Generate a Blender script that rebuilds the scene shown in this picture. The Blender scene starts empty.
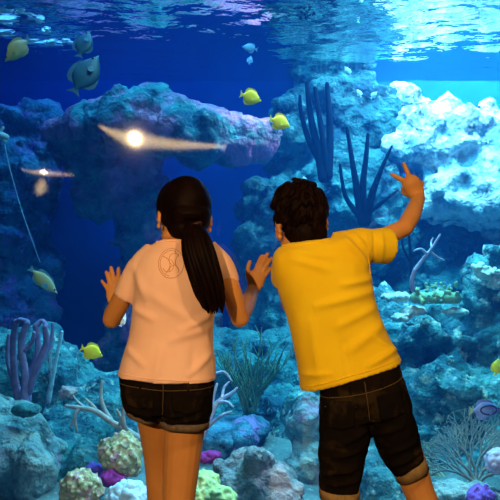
import bpy, bmesh, math, random
import numpy as np
from mathutils import Vector, Matrix, noise as mn
rnd = random.Random(7)
SC = bpy.context.scene
COL = SC.collection
PI = math.pi
F = 864.0
EYE = Vector((0, 0, 1.1))
WATER_Z = 2.42          # height of the water surface
GLASS_Y = 2.80          # gallery side of the pane
BACK_Y = 6.75           # back wall of the tank

def at(px, py, Y):
    """a place in the room: seen in direction (px, py), Y metres into the room"""
    return Vector(((px - 250) / F * Y, Y, 1.1 - (py - 250) / F * Y))

# ------------------------------------------------------------------ materials
def new_mat(name):
    m = bpy.data.materials.new(name)
    m.use_nodes = True
    nt = m.node_tree
    nt.nodes.clear()
    return m, nt, nt.nodes, nt.links

def rgba(c):
    return (c[0], c[1], c[2], 1)

def surf_mat(name, base, second=None, scale=8.0, lo=.4, hi=.6, patches=(), rough=.7, spec=.3,
             bump=0.0, bump_scale=40.0, bump_dist=.01, stretch=(1, 1, 1), sheen=0, sss=0, coat=0):
    """Principled surface: base mixed with second by noise, then patches [(colour, scale, lo, hi, seed)]"""
    m, nt, N, L = new_mat(name)
    out = N.new('ShaderNodeOutputMaterial')
    p = N.new('ShaderNodeBsdfPrincipled')
    L.new(p.outputs[0], out.inputs['Surface'])
    p.inputs['Roughness'].default_value = rough
    p.inputs['Specular IOR Level'].default_value = spec
    p.inputs['Base Color'].default_value = rgba(base)
    if coat: p.inputs['Coat Weight'].default_value = coat
    if sheen:
        p.inputs['Sheen Weight'].default_value = sheen
    if sss:
        p.inputs['Subsurface Weight'].default_value = sss
        p.inputs['Subsurface Radius'].default_value = (.012, .005, .003)
        p.inputs['Subsurface Scale'].default_value = 1.0
    tc = N.new('ShaderNodeTexCoord')
    mp = N.new('ShaderNodeMapping')
    mp.inputs['Scale'].default_value = stretch
    L.new(tc.outputs['Object'], mp.inputs['Vector'])
    last = None
    allp = ([(second, scale, lo, hi, 0)] if second else []) + list(patches)
    for (c, s, a, b, seed) in allp:
        n = N.new('ShaderNodeTexNoise')
        n.noise_dimensions = '4D'
        n.inputs['W'].default_value = seed
        n.inputs['Scale'].default_value = s
        n.inputs['Detail'].default_value = 6
        n.inputs['Roughness'].default_value = .6
        L.new(mp.outputs[0], n.inputs['Vector'])
        r = N.new('ShaderNodeMapRange')
        r.inputs['From Min'].default_value = a
        r.inputs['From Max'].default_value = b
        r.clamp = True
        L.new(n.outputs[0], r.inputs['Value'])
        mx = N.new('ShaderNodeMix')
        mx.data_type = 'RGBA'
        L.new(r.outputs[0], mx.inputs[0])
        if last is None: mx.inputs[6].default_value = rgba(base)
        else: L.new(last, mx.inputs[6])
        mx.inputs[7].default_value = rgba(c)
        last = mx.outputs[2]
    if last is not None: L.new(last, p.inputs['Base Color'])
    if bump:
        n = N.new('ShaderNodeTexNoise')
        n.inputs['Scale'].default_value = bump_scale
        n.inputs['Detail'].default_value = 5
        L.new(mp.outputs[0], n.inputs['Vector'])
        b = N.new('ShaderNodeBump')
        b.inputs['Strength'].default_value = bump
        b.inputs['Distance'].default_value = bump_dist
        L.new(n.outputs[0], b.inputs['Height'])
        L.new(b.outputs[0], p.inputs['Normal'])
    return m

# ------------------------------------------------------------------ objects
def link(name, me, mat=None, parent=None, smooth=True):
    o = bpy.data.objects.new(name, me)
    COL.objects.link(o)
    me.name = name
    if mat is not None:
        me.materials.clear()
        me.materials.append(mat)
    if parent is not None: o.parent = parent
    if smooth and len(me.polygons):
        me.polygons.foreach_set('use_smooth', np.ones(len(me.polygons), bool))
    return o

def bm_mesh(bm):
    bmesh.ops.recalc_face_normals(bm, faces=bm.faces)
    me = bpy.data.meshes.new('m')
    bm.to_mesh(me)
    bm.free()
    return me

def obj(name, bm, mat, parent=None, smooth=True):
    return link(name, bm_mesh(bm), mat, parent, smooth)

def tag(o, label, cat, group=None, kind=None):
    if label: o['label'] = label
    if cat: o['category'] = cat
    if group: o['group'] = group
    if kind: o['kind'] = kind
    return o

def structure(o):
    o['kind'] = 'structure'
    return o

def empty(name, loc, label, cat, group=None):
    o = bpy.data.objects.new(name, None)
    COL.objects.link(o)
    o.location = loc
    return tag(o, label, cat, group)

def place(root, o):
    """parent a mesh that was made in world coordinates under an unrotated Empty"""
    o.parent = root
    o.data.transform(Matrix.Translation(-Vector(root.location)))
    return o

# ------------------------------------------------------------------ mesh building
def loft(bm, rings, cap=True, closed=True):
    """rings: lists of Vectors of the same length"""
    vs = [[bm.verts.new(p) for p in r] for r in rings]
    n = len(vs[0])
    for a, b in zip(vs[:-1], vs[1:]):
        for i in range(n if closed else n - 1):
            j = (i + 1) % n
            bm.faces.new((a[i], a[j], b[j], b[i]))
    if cap:
        bm.faces.new(vs[0][::-1])
        bm.faces.new(vs[-1])
    return vs

def frames(pts):
    out = []
    up = None
    for i, p in enumerate(pts):
        d = (pts[min(i + 1, len(pts) - 1)] - pts[max(i - 1, 0)]).normalized()
        if up is None:
            up = Vector((0, 0, 1)) if abs(d.z) < .9 else Vector((1, 0, 0))
        u = (up - d * up.dot(d))
        if u.length < 1e-6: u = d.orthogonal()
        u.normalize()
        up = u
        out.append((u, d.cross(u).normalized(), d))
    return out

def tube(bm, pts, radii, n=10, cap_round=True, flat=1.0, side=None):
    """a tapering round-ended tube; flat squeezes the second axis"""
    pts = [Vector(p) for p in pts]
    fr = frames(pts)
    if side is not None:
        fr = []
        for i in range(len(pts)):
            d = (pts[min(i + 1, len(pts) - 1)] - pts[max(i - 1, 0)]).normalized()
            u = Vector(side) - d * Vector(side).dot(d)
            u.normalize()
            fr.append((u, d.cross(u).normalized(), d))
    rings = []
    def ring(c, u, v, r):
        return [c + u * (r * math.cos(2 * PI * k / n)) + v * (r * flat * math.sin(2 * PI * k / n)) for k in range(n)]
    if cap_round:
        u, v, d = fr[0]
        for t in (.15, .5, .85):
            a = t * PI / 2
            rings.append(ring(pts[0] - d * radii[0] * math.cos(a), u, v, radii[0] * math.sin(a)))
    for p, (u, v, d), r in zip(pts, fr, radii): rings.append(ring(p, u, v, r))
    if cap_round:
        u, v, d = fr[-1]
        for t in (.85, .5, .15):
            a = t * PI / 2
            rings.append(ring(pts[-1] + d * radii[-1] * math.cos(a), u, v, radii[-1] * math.sin(a)))
    loft(bm, rings)

def spline(pts, vals=None, sub=4):
    """Catmull-Rom through pts (and the values that go with them)"""
    pts = [Vector(p) for p in pts]
    P, R = [], []
    n = len(pts)
    for i in range(n - 1):
        p0, p1, p2, p3 = pts[max(i - 1, 0)], pts[i], pts[i + 1], pts[min(i + 2, n - 1)]
        for k in range(sub):
            t = k / sub
            P.append(.5 * ((2 * p1) + (p2 - p0) * t + (2 * p0 - 5 * p1 + 4 * p2 - p3) * t * t + (3 * p1 - p0 - 3 * p2 + p3) * t ** 3))
            if vals: R.append(vals[i] * (1 - t) + vals[i + 1] * t)
    P.append(pts[-1])
    if vals: R.append(vals[-1])
    return (P, R) if vals else P

def ball(bm, c, r, sub=3, rot=None):
    """an ellipsoid; r is a number or (rx, ry, rz)"""
    if not hasattr(r, '__len__'): r = (r, r, r)
    M = Matrix.Translation(Vector(c))
    if rot is not None: M = M @ rot.to_4x4()
    M = M @ Matrix.Diagonal((r[0], r[1], r[2], 1))
    return bmesh.ops.create_icosphere(bm, subdivisions=sub, radius=1, matrix=M)['verts']

def box(bm, lo, hi):
    c = [(a + b) / 2 for a, b in zip(lo, hi)]
    s = [b - a for a, b in zip(lo, hi)]
    bmesh.ops.create_cube(bm, size=1, matrix=Matrix.Translation(c) @ Matrix.Diagonal((*s, 1)))

def fuse(bm, voxel, smooth=4, factor=.5):
    """weld overlapping closed shapes into one continuous surface"""
    me = bm_mesh(bm)
    o = bpy.data.objects.new('t', me)
    COL.objects.link(o)
    r = o.modifiers.new('r', 'REMESH')
    r.mode = 'VOXEL'
    r.voxel_size = voxel
    r.use_smooth_shade = True
    if smooth:
        s = o.modifiers.new('s', 'SMOOTH')
        s.factor = factor
        s.iterations = smooth
    dg = bpy.context.evaluated_depsgraph_get()
    res = bpy.data.meshes.new_from_object(o.evaluated_get(dg))
    bpy.data.objects.remove(o)
    bpy.data.meshes.remove(me)
    return res

def coords(me):
    a = np.empty(len(me.vertices) * 3, np.float32)
    me.vertices.foreach_get('co', a)
    return a.reshape(-1, 3)

def normals(me):
    a = np.empty(len(me.vertices) * 3, np.float32)
    me.vertices.foreach_get('normal', a)
    return a.reshape(-1, 3)

def set_coords(me, a):
    me.vertices.foreach_set('co', a.astype(np.float32).ravel())
    me.update()

def roughen(me, amp, scale, octaves=5, ridged=False, seed=0, amp2=0, scale2=20):
    co, no = coords(me), normals(me)
    out = co.copy()
    for i in range(len(co)):
        p = Vector(co[i]) * scale + Vector((seed * 3.1, seed * 1.7, seed))
        if ridged: h = mn.ridged_multi_fractal(p, 1.0, 2.1, octaves, 1.0, 2.0) * .5 - .6
        else: h = mn.fractal(p, .9, 2.1, octaves)
        d = h * amp
        if amp2:
            q = Vector(co[i]) * scale2
            d += amp2 * (mn.voronoi(q)[0][0] - .4)
        out[i] += no[i] * d
    set_coords(me, out)
    return me

def denser(rs, sub=3):
    """smooth in-between rings"""
    out = []
    n = len(rs)
    for i in range(n - 1):
        for k in range(sub):
            t = k / sub
            row = []
            for j in range(len(rs[0])):
                p0, p1, p2, p3 = rs[max(i - 1, 0)][j], rs[i][j], rs[i + 1][j], rs[min(i + 2, n - 1)][j]
                row.append(.5 * ((2 * p1) + (p2 - p0) * t + (2 * p0 - 5 * p1 + 4 * p2 - p3) * t * t + (3 * p1 - p0 - 3 * p2 + p3) * t ** 3))
            out.append(row)
    out.append(rs[-1])
    return out

# ================================================================== the gallery and the shell of the tank
dark_paint = surf_mat('dark gallery paint', (.02, .02, .025), (.03, .03, .035), 3, rough=.8)
carpet = surf_mat('charcoal carpet', (.025, .022, .025), (.045, .04, .045), 60, rough=1, bump=.4, bump_scale=300)
tank_blue = surf_mat('deep blue tank lining', (.006, .045, .30), (.004, .022, .19), 1.2, .35, .65, rough=.9, spec=.05)
sand_mat = surf_mat('coral sand', (.16, .22, .22), (.08, .12, .13), 5, .4, .62, patches=[((.3, .34, .32), 40, .55, .7, 3)],
                    rough=.95, bump=.6, bump_scale=90)

def slab(name, lo, hi, mat):
    bm = bmesh.new()
    box(bm, lo, hi)
    return structure(obj(name, bm, mat, smooth=False))

slab('floor', (-3.4, -4.6, -.12), (3.4, 2.8, 0), carpet)
slab('ceiling', (-3.4, -4.6, 2.9), (3.4, 2.8, 3.0), dark_paint)
slab('wall_left', (-3.5, -4.6, 0), (-3.4, 2.8, 2.9), dark_paint)
slab('wall_right', (3.4, -4.6, 0), (3.5, 2.8, 2.9), dark_paint)
slab('wall_back', (-3.4, -4.7, 0), (3.4, -4.6, 2.9), dark_paint)
bm = bmesh.new()                                                   # the wall that holds the viewing window
WX, WZ0, WZ1 = 2.7, .18, 2.7
outer = [Vector((x, 0, z)) for x, z in ((-3.5, -.4), (3.5, -.4), (3.5, 3.0), (-3.5, 3.0))]
inner = [Vector((x, 0, z)) for x, z in ((-WX, WZ0), (WX, WZ0), (WX, WZ1), (-WX, WZ1))]
A, B = Vector((0, GLASS_Y, 0)), Vector((0, GLASS_Y + .08, 0))
va = loft(bm, [[p + A for p in outer], [p + A for p in inner], [p + B for p in inner], [p + B for p in outer], [p + A for p in outer]], cap=False)
bmesh.ops.remove_doubles(bm, verts=bm.verts, dist=1e-5)
structure(obj('wall_front', bm, dark_paint, smooth=False))

m, nt, N, L = new_mat('clear acrylic')
out = N.new('ShaderNodeOutputMaterial'); mx = N.new('ShaderNodeMixShader'); fr = N.new('ShaderNodeFresnel')
tr = N.new('ShaderNodeBsdfTransparent'); gl = N.new('ShaderNodeBsdfGlossy')
fr.inputs['IOR'].default_value = 1.45
gl.inputs['Roughness'].default_value = .026
tr.inputs['Color'].default_value = (.985, .995, 1, 1)
L.new(fr.outputs[0], mx.inputs[0]); L.new(tr.outputs[0], mx.inputs[1]); L.new(gl.outputs[0], mx.inputs[2]); L.new(mx.outputs[0], out.inputs['Surface'])
acrylic = m
bm = bmesh.new()
box(bm, (-WX + .002, GLASS_Y + .004, WZ0 + .002), (WX - .002, GLASS_Y + .064, WZ1 - .002))
structure(obj('window_1', bm, acrylic, smooth=False))

slab('wall_tank_back', (-3.6, BACK_Y, -.4), (3.6, BACK_Y + .1, 3.0), tank_blue)
slab('wall_tank_left', (-3.6, GLASS_Y + .09, -.4), (-3.5, BACK_Y, 3.0), tank_blue)
slab('wall_tank_right', (3.5, GLASS_Y + .09, -.4), (3.6, BACK_Y, 3.0), tank_blue)
# sand floor of the tank: rises gently to the back
bm = bmesh.new()
nx, ny = 90, 60
g = []
for j in range(ny + 1):
    row = []
    for i in range(nx + 1):
        x = -3.5 + 7 * i / nx
        y = GLASS_Y + .09 + (BACK_Y - GLASS_Y - .09) * j / ny
        z = -.05 + .06 * (y - 2.9) + .06 * mn.fractal(Vector((x, y, 0)) * 1.6, 1, 2, 4)
        row.append(bm.verts.new((x, y, z)))
    g.append(row)
for j in range(ny):
    for i in range(nx):
        bm.faces.new((g[j][i], g[j][i + 1], g[j + 1][i + 1], g[j + 1][i]))
rim = [e for e in bm.edges if e.is_boundary]
ex = bmesh.ops.extrude_edge_only(bm, edges=rim)
for v in ex['geom']:
    if isinstance(v, bmesh.types.BMVert): v.co.z = -.4
structure(obj('floor_tank', bm, sand_mat))

# water: a body that absorbs red first and scatters blue, and its rippled surface
m, nt, N, L = new_mat('sea water')
out = N.new('ShaderNodeOutputMaterial'); ad = N.new('ShaderNodeAddShader')
va_ = N.new('ShaderNodeVolumeAbsorption'); vs_ = N.new('ShaderNodeVolumeScatter')
va_.inputs['Color'].default_value = (0, .72, .94, 1); va_.inputs['Density'].default_value = .26
vs_.inputs['Color'].default_value = (.02, .24, 1, 1); vs_.inputs['Density'].default_value = .042
vs_.inputs['Anisotropy'].default_value = .2
L.new(va_.outputs[0], ad.inputs[0]); L.new(vs_.outputs[0], ad.inputs[1]); L.new(ad.outputs[0], out.inputs['Volume'])
bm = bmesh.new()
box(bm, (-3.49, GLASS_Y + .085, -.39), (3.49, BACK_Y - .005, WATER_Z + .03))
tag(obj('water', bm, m, smooth=False), 'clear blue sea water filling the aquarium tank', 'water', kind='stuff')

m, nt, N, L = new_mat('water surface')
out = N.new('ShaderNodeOutputMaterial'); mx = N.new('ShaderNodeMixShader'); fr = N.new('ShaderNodeFresnel')
tr = N.new('ShaderNodeBsdfTransparent'); gl = N.new('ShaderNodeBsdfGlossy')
fr.inputs['IOR'].default_value = 1.33
gl.inputs['Roughness'].default_value = .02
tc = N.new('ShaderNodeTexCoord')
n1 = N.new('ShaderNodeTexNoise'); n1.inputs['Scale'].default_value = 3.2; n1.inputs['Detail'].default_value = 4
b = N.new('ShaderNodeBump'); b.inputs['Strength'].default_value = 1; b.inputs['Distance'].default_value = .028
L.new(tc.outputs['Object'], n1.inputs['Vector']); L.new(n1.outputs[0], b.inputs['Height'])
L.new(b.outputs[0], fr.inputs['Normal']); L.new(b.outputs[0], gl.inputs['Normal'])
L.new(fr.outputs[0], mx.inputs[0]); L.new(tr.outputs[0], mx.inputs[1]); L.new(gl.outputs[0], mx.inputs[2]); L.new(mx.outputs[0], out.inputs['Surface'])
bm = bmesh.new()
nx, ny = 140, 80
g = []
for j in range(ny + 1):
    g.append([bm.verts.new((-3.5 + 7 * i / nx, GLASS_Y + .085 + (BACK_Y - GLASS_Y - .085) * j / ny,
              WATER_Z + .012 * mn.fractal(Vector((i * .16, j * .20, 0)), 1, 2, 3))) for i in range(nx + 1)])
for j in range(ny):
    for i in range(nx):
        bm.faces.new((g[j][i], g[j][i + 1], g[j + 1][i + 1], g[j + 1][i]))
for f in bm.faces: f.normal_update()
me = bpy.data.meshes.new('m'); bm.to_mesh(me); bm.free()
tag(link('water_surface', me, m), 'rippled underside of the water surface mirroring the reef', 'water surface', kind='stuff')

# ------------------------------------------------------------------ light
def area(name, loc, aim, size, energy, color, shape='DISK', size_y=None, spread=None):
    d = bpy.data.lights.new(name, 'AREA')
    d.shape = shape; d.size = size; d.energy = energy; d.color = color
    if size_y: d.size_y = size_y
    if spread: d.spread = spread
    o = bpy.data.objects.new(name, d)
    COL.objects.link(o)
    o.location = loc
    o.rotation_euler = (Vector(aim) - Vector(loc)).to_track_quat('-Z', 'Y').to_euler()
    return o

def spot(name, loc, aim, energy, color, angle=40, blend=.6, radius=.08):
    d = bpy.data.lights.new(name, 'SPOT')
    d.energy = energy; d.color = color; d.spot_size = math.radians(angle); d.spot_blend = blend; d.shadow_soft_size = radius
    o = bpy.data.objects.new(name, d)
    COL.objects.link(o)
    o.location = loc
    o.rotation_euler = (Vector(aim) - Vector(loc)).to_track_quat('-Z', 'Y').to_euler()
    return o

BLUE, CYAN, WHITE, WARM = (.09, .36, 1), (.14, .76, .86), (.76, .9, 1), (1, .66, .32)
area('tank lamp over the cave', (-1.1, 5.2, 4.5), (-1.1, 5.3, 0), 1.0, 30, BLUE, spread=1.6)
area('tank lamp along the back wall', (-.6, 6.45, 3.0), (-.6, 6.7, 1.2), 3.2, 14, (.03, .05, 1), 'RECTANGLE', .12)
area('tank lamp over the middle', (.2, 5.1, 4.5), (.2, 5.3, 0), 1.0, 60, CYAN, spread=1.7)
area('tank lamp over the bright rock', (1.15, 5.35, 3.3), (1.3, 6.2, 1.5), .4, 135, WHITE)
area('added wash on the bright wall', (1.6, 6.5, 3.0), (1.6, 6.7, 1.2), 1.3, 330, (.3, .64, 1), 'RECTANGLE', .12, 1.3)  # extra lamp, added to brighten the right part of the back wall
area('tank lamp over the right slope', (1.5, 4.7, 3.3), (1.4, 4.6, 0), .7, 115, (.14, .78, .92))
area('tank lamp by the glass', (-.2, 3.7, 3.3), (-.1, 4.0, 0), .6, 42, (.4, .82, .95))
area('added fill along the glass', (0, 3.0, 2.95), (0, 4.2, .6), 3.0, 26, (.72, .9, .9), 'RECTANGLE', .15)  # added fill that brightens the fish and coral fronts from the glass side
area('added rim light for the raised arm', (1.15, 3.35, 3.05), (.45, 2.7, 1.3), .4, 60, (.84, .86, 1), spread=1.2)  # added to put a cool rim on the boy's arm
LAMP = at(135, 138.5, 8.0); LAMP.y = 2 * (GLASS_Y + .004) - 8.0       # the bulb whose mirror image glints over the jutting rock
spot('gallery spotlight', LAMP + Vector((0, .07, 0)), (-.05, 2.45, .85), 640, WARM, 25, 1, .018)
spot('gallery spotlight beside it', (.8, .7, 2.82), (.2, 2.45, 1.0), 110, WARM, 50, 1, .14)

w = bpy.data.worlds.new('dark hall')
SC.world = w
w.use_nodes = True
w.node_tree.nodes['Background'].inputs[0].default_value = (.01, .02, .05, 1)
w.node_tree.nodes['Background'].inputs[1].default_value = .2

cam = bpy.data.cameras.new('camera')
cam.lens = 36 * F / 500
cam.sensor_width = 36
co_ = bpy.data.objects.new('camera', cam)
COL.objects.link(co_)
co_.location = EYE
co_.rotation_euler = (PI / 2, 0, 0)
SC.camera = co_
vs = SC.view_settings
vs.view_transform = 'Standard'; vs.look = 'None'; vs.exposure = 0; vs.gamma = 1
try: vs.use_curve_mapping = False
except Exception: pass
# ================================================================== the reef
TEAL, SLATE = (.09, .27, .28), (.03, .085, .12)
def rock_mat(name, a, b, extra=(), scale=4, bump=1.0, bscale=26, fleck=(.42, .55, .55)):
    return surf_mat(name, a, b, scale, .40, .60, patches=[(tuple(.2 * x for x in b), 7, .54, .66, 9), (fleck, 17, .57, .68, 5)] + list(extra),
                    rough=.9, spec=.1, bump=bump, bump_scale=bscale, bump_dist=.04)
PINK = ((.95, .24, .46), 2.6, .47, .60, 12)
MAUVE = ((.35, .20, .5), 5, .52, .62, 15)
TAN = ((.6, .45, .22), 5, .53, .63, 19)
mats = {
    'cave': rock_mat('coralline cave rock', TEAL, SLATE, [PINK], fleck=(.22, .36, .38)),
    'blue': rock_mat('blue grey rock', (.10, .27, .38), (.03, .09, .16), [MAUVE], fleck=(.2, .34, .42)),
    'teal': rock_mat('teal algae rock', (.05, .22, .23), (.02, .08, .12), fleck=(.16, .36, .36)),
    'white': rock_mat('bleached rock', (.70, .74, .76), (.16, .30, .40), [((.82, .8, .8), 8, .5, .6, 2)], scale=5, fleck=(.85, .85, .82)),
    'slope': rock_mat('light-speckled reef slope', (.10, .30, .30), (.03, .12, .16), [((.50, .56, .46), 11, .57, .66, 4)], scale=6),  # pale flecks imitate speckled light in the rock colour
    'boulder': rock_mat('pale boulder', (.32, .42, .4), (.14, .24, .26), [((.4, .3, .42), 4, .56, .64, 8)], scale=7, fleck=(.6, .66, .6)),
    'grey': rock_mat('grey boulder', (.22, .26, .26), (.09, .13, .15), [((.36, .28, .28), 4, .54, .64, 8)], scale=7, fleck=(.42, .44, .4)),
}

def reef(name, blobs, mat, label, cat='rock', group=None, voxel=.026, amp=.10, scale=3.0, amp2=.035, scale2=11, seed=0, ridged=False, smooth=2, lumps=16):
    """one rock: overlapping lumps (px, py, Y, half-width px, half-height px, half-depth m) welded and weathered"""
    bm = bmesh.new()
    rr = random.Random(seed * 31 + 5)
    for (px, py, Y, rx, ry, rd) in blobs:
        c, r = at(px, py, Y), (rx / F * Y, rd, ry / F * Y)
        ball(bm, c, r, 3)
        for k in range(lumps):
            v = Vector((rr.gauss(0, 1), rr.gauss(0, 1) - .5, rr.gauss(0, 1))).normalized()
            s = rr.uniform(.16, .42) * min(r)
            ball(bm, c + Vector((v.x * r[0], v.y * r[1], v.z * r[2])) * .95, (s * rr.uniform(.8, 1.7), s, s * rr.uniform(.5, 1.0)), 2)
    me = fuse(bm, voxel, smooth)
    roughen(me, amp, scale, 6, ridged, seed, amp2, scale2)
    return tag(link(name, me, mats[mat] if isinstance(mat, str) else mat), label, cat, group)

# --- far rocks, from the cave round to the bright side
reef('reef_rock', [(95, 135, 5.9, 45, 26, .4), (135, 126, 5.8, 46, 30, .45), (185, 130, 5.8, 52, 28, .4), (232, 138, 5.9, 36, 20, .3), (120, 180, 6.1, 42, 40, .35),
                   (155, 240, 6.2, 44, 70, .3), (165, 340, 6.2, 60, 60, .35)],
     'cave', 'long jutting rock with pink crust above the girl', seed=1, amp=.13, scale=2.4)
reef('reef_rock', [(5, 180, 6.3, 44, 52, .3), (38, 135, 6.35, 30, 30, .25), (20, 265, 6.3, 36, 60, .3), (-50, 240, 6.2, 50, 130, .35), (10, 330, 6.1, 44, 50, .3)],
     'blue', 'blue shadowed rock face behind the thin hanging hose', seed=2, amp=.14)
reef('reef_rock', [(330, 60, 6.45, 46, 60, .2), (350, 130, 6.35, 50, 60, .28), (300, 135, 6.4, 34, 50, .22), (285, 215, 6.3, 38, 40, .28), (350, 220, 6.2, 66, 60, .35),
                   (310, 300, 6.2, 66, 70, .3), (262, 262, 6.25, 28, 44, .25)],
     'teal', 'tall teal rock column behind the dark tube sponges', seed=3, amp=.13, scale=2.8)
reef('reef_rock', [(440, 150, 6.3, 46, 42, .3), (490, 158, 6.35, 60, 48, .3), (560, 165, 6.3, 70, 62, .35), (410, 116, 6.38, 24, 28, .2), (418, 150, 6.22, 28, 30, .25), (470, 192, 6.15, 60, 34, .3), (540, 240, 6.3, 50, 50, .3)],
     'white', 'brightly lit white rock wall beyond the raised hand', seed=4, amp=.12, scale=4, amp2=.035, scale2=8)
reef('reef_rock', [(400, 330, 5.6, 50, 40, .4), (440, 345, 5.4, 80, 46, .5), (500, 345, 5.3, 60, 56, .5), (440, 410, 5.0, 110, 50, .6), (430, 455, 4.7, 120, 36, .5), (520, 300, 5.4, 40, 50, .4), (350, 420, 5.0, 60, 40, .4)],
     'slope', 'sunlit rubble slope with pale ledges beside the yellow shirt', seed=5, amp=.15, scale=4, lumps=26)
reef('reef_rock', [(255, 415, 5.3, 60, 34, .4), (235, 375, 5.6, 40, 40, .35), (285, 380, 5.5, 34, 50, .3)],
     'teal', 'low teal rock bank behind the yellow-green bush coral', seed=6, scale=4)
reef('reef_rock', [(50, 380, 5.0, 40, 40, .35), (100, 415, 4.9, 50, 44, .4), (10, 375, 5.1, 40, 40, .35), (150, 440, 4.9, 60, 44, .4)],
     'slope', 'teal reef bank behind the purple tube coral', seed=7, scale=4)
reef('reef_rock', [(420, 245, 6.4, 60, 40, .16), (490, 255, 6.4, 60, 50, .16), (450, 290, 6.3, 70, 40, .25)],
     'teal', 'hazy blue rock face below the bright white wall', seed=16, amp=.10, scale=3)
# --- nearer boulders
reef('boulder', [(14, 457, 4.0, 36, 50, .28), (38, 472, 3.9, 20, 44, .20), (-15, 450, 4.0, 36, 50, .3)], 'boulder', 'large pale blue boulder under the purple tube coral', seed=8, amp=.05, scale=4, amp2=.015, lumps=6, voxel=.018)
reef('boulder', [(26, 410, 3.85, 17, 8.5, .06)], 'teal', 'small flat dark stone on top of the pale boulder', seed=9, amp=.02, scale=6, amp2=.008, lumps=4, voxel=.010)
reef('boulder', [(252, 480, 3.75, 32, 32, .17), (275, 490, 3.7, 18, 26, .14), (230, 492, 3.7, 16, 24, .12)], 'grey', 'mottled grey boulder between the legs of the children', seed=10, amp=.05, scale=5, amp2=.018, lumps=8, voxel=.015)
reef('boulder', [(304, 430, 4.3, 15, 36, .12), (308, 475, 4.25, 20, 40, .16), (330, 490, 4.3, 20, 40, .18)], 'boulder', 'upright pale stone column beside the rolled jeans', seed=11, amp=.045, scale=5, amp2=.015, lumps=8, voxel=.016)
reef('boulder', [(380, 490, 4.0, 26, 26, .2), (405, 500, 3.9, 24, 20, .18)], 'slope', 'low teal stone between the legs of the boy', seed=12, amp=.05, scale=5, amp2=.02, lumps=8, voxel=.016)
reef('boulder', [(448, 494, 3.7, 26, 15, .12), (480, 500, 3.65, 22, 15, .12), (425, 500, 3.7, 16, 16, .12)], 'boulder', 'low pale rock mound at the foot of the sea fan', seed=13, amp=.04, scale=6, amp2=.018, lumps=8, voxel=.014)
reef('boulder', [(80, 440, 4.3, 30, 26, .2), (60, 470, 4.1, 24, 30, .2), (95, 470, 4.0, 30, 24, .2)], 'teal', 'dark teal stone under the pale staghorn coral', seed=14, amp=.05, scale=5, amp2=.02, lumps=8, voxel=.016)
reef('boulder', [(205, 440, 4.5, 30, 16, .2), (240, 432, 4.6, 34, 14, .2)], 'blue', 'dark blue stone shelf under the lilac staghorn coral', seed=15, amp=.05, scale=5, amp2=.02, lumps=8, voxel=.016)
# ================================================================== corals and sponges
def coral_mat(name, a, b, scale=20, patches=(), bump=.6, bscale=80):
    return surf_mat(name, a, b, scale, .4, .6, patches=patches, rough=.85, spec=.15, bump=bump, bump_scale=bscale, bump_dist=.008)
CM = {
    'bone': coral_mat('bone white coral', (.44, .42, .40), (.28, .29, .30)),
    'lilac': coral_mat('lilac coral', (.55, .50, .66), (.36, .36, .52)),
    'mauve': coral_mat('mauve tube coral', (.36, .25, .44), (.22, .17, .33)),
    'tan': coral_mat('tan coral', (.50, .38, .20), (.22, .24, .12), 34, [((.45, .22, .26), 22, .54, .62, 3), ((.66, .60, .36), 60, .54, .62, 6), ((.06, .07, .05), 45, .58, .66, 8)]),  # near-black patches paint shade into the crevices
    'pinkish': coral_mat('dusty pink coral', (.55, .38, .36), (.34, .24, .26), 30),
    'magenta': coral_mat('magenta sponge', (.34, .03, .22), (.20, .02, .16), 30),
    'violet': coral_mat('violet sponge', (.22, .10, .55), (.14, .08, .42), 30),
    'lemon': coral_mat('yellow green coral', (.48, .56, .20), (.32, .46, .18), 24, [((.62, .64, .36), 40, .55, .65, 2)]),
    'frost': coral_mat('pale blue coral', (.52, .66, .72), (.34, .50, .60), 24, [((.5, .12, .16), 16, .6, .68, 4)]),
    'navy': surf_mat('dark blue sponge', (.006, .018, .035), (.003, .009, .02), 8, rough=.95, spec=.02),
    'olive': coral_mat('olive feather coral', (.13, .24, .12), (.07, .18, .12), 10),
    'fan': coral_mat('brown sea fan', (.24, .25, .24), (.15, .19, .20), 12),
    'straw': coral_mat('straw coloured fan', (.46, .40, .24), (.30, .30, .22), 12),
    'leaf': coral_mat('leafy green coral', (.36, .48, .22), (.18, .36, .24), 12),
    'ledge': coral_mat('pale plate coral', (.62, .66, .60), (.42, .46, .44), 14, [((.42, .26, .2), 12, .58, .66, 4)]),
}
def branches(name, paths, mat, label, cat='coral', n=8, wobble=.0):
    """a branching coral: every path is [(px, py, Y), ...], thick, thin (px at that depth)"""
    bm = bmesh.new()
    for pts, r0, r1 in paths:
        P = [at(*p) for p in pts]
        k = len(P)
        s = P[0].y / F
        Q, R = spline(P, [(r0 + (r1 - r0) * i / (k - 1)) * s for i in range(k)], 5)
        if wobble: R = [r * (1 + wobble * mn.noise(q * 40)) for r, q in zip(R, Q)]
        tube(bm, Q, R, n)
    return tag(obj(name, bm, CM[mat]), label, cat)

def knobbly(name, blobs, mat, label, knob=.012, seed=0, cat='coral', voxel=.0055, amp=.012):
    """a rounded coral head covered with knobs"""
    rr = random.Random(seed)
    bm = bmesh.new()
    for (px, py, Y, rx, ry, rd) in blobs:
        c, r = at(px, py, Y), Vector((rx / F * Y, rd, ry / F * Y))
        ball(bm, c, r, 3)
        n = int(10 + 2.2 * (r.x * r.z) / (knob * knob))
        for k in range(min(n, 260)):
            v = Vector((rr.gauss(0, 1), rr.gauss(0, 1) - .4, rr.gauss(0, 1) + .2)).normalized()
            ball(bm, c + Vector((v.x * r.x, v.y * r.y, v.z * r.z)), knob * rr.uniform(.45, .9), 2)
    me = fuse(bm, voxel, 1)
    roughen(me, amp, 9, 4, False, seed, .006, 55)
    return tag(link(name, me, CM[mat]), label, cat)

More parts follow.
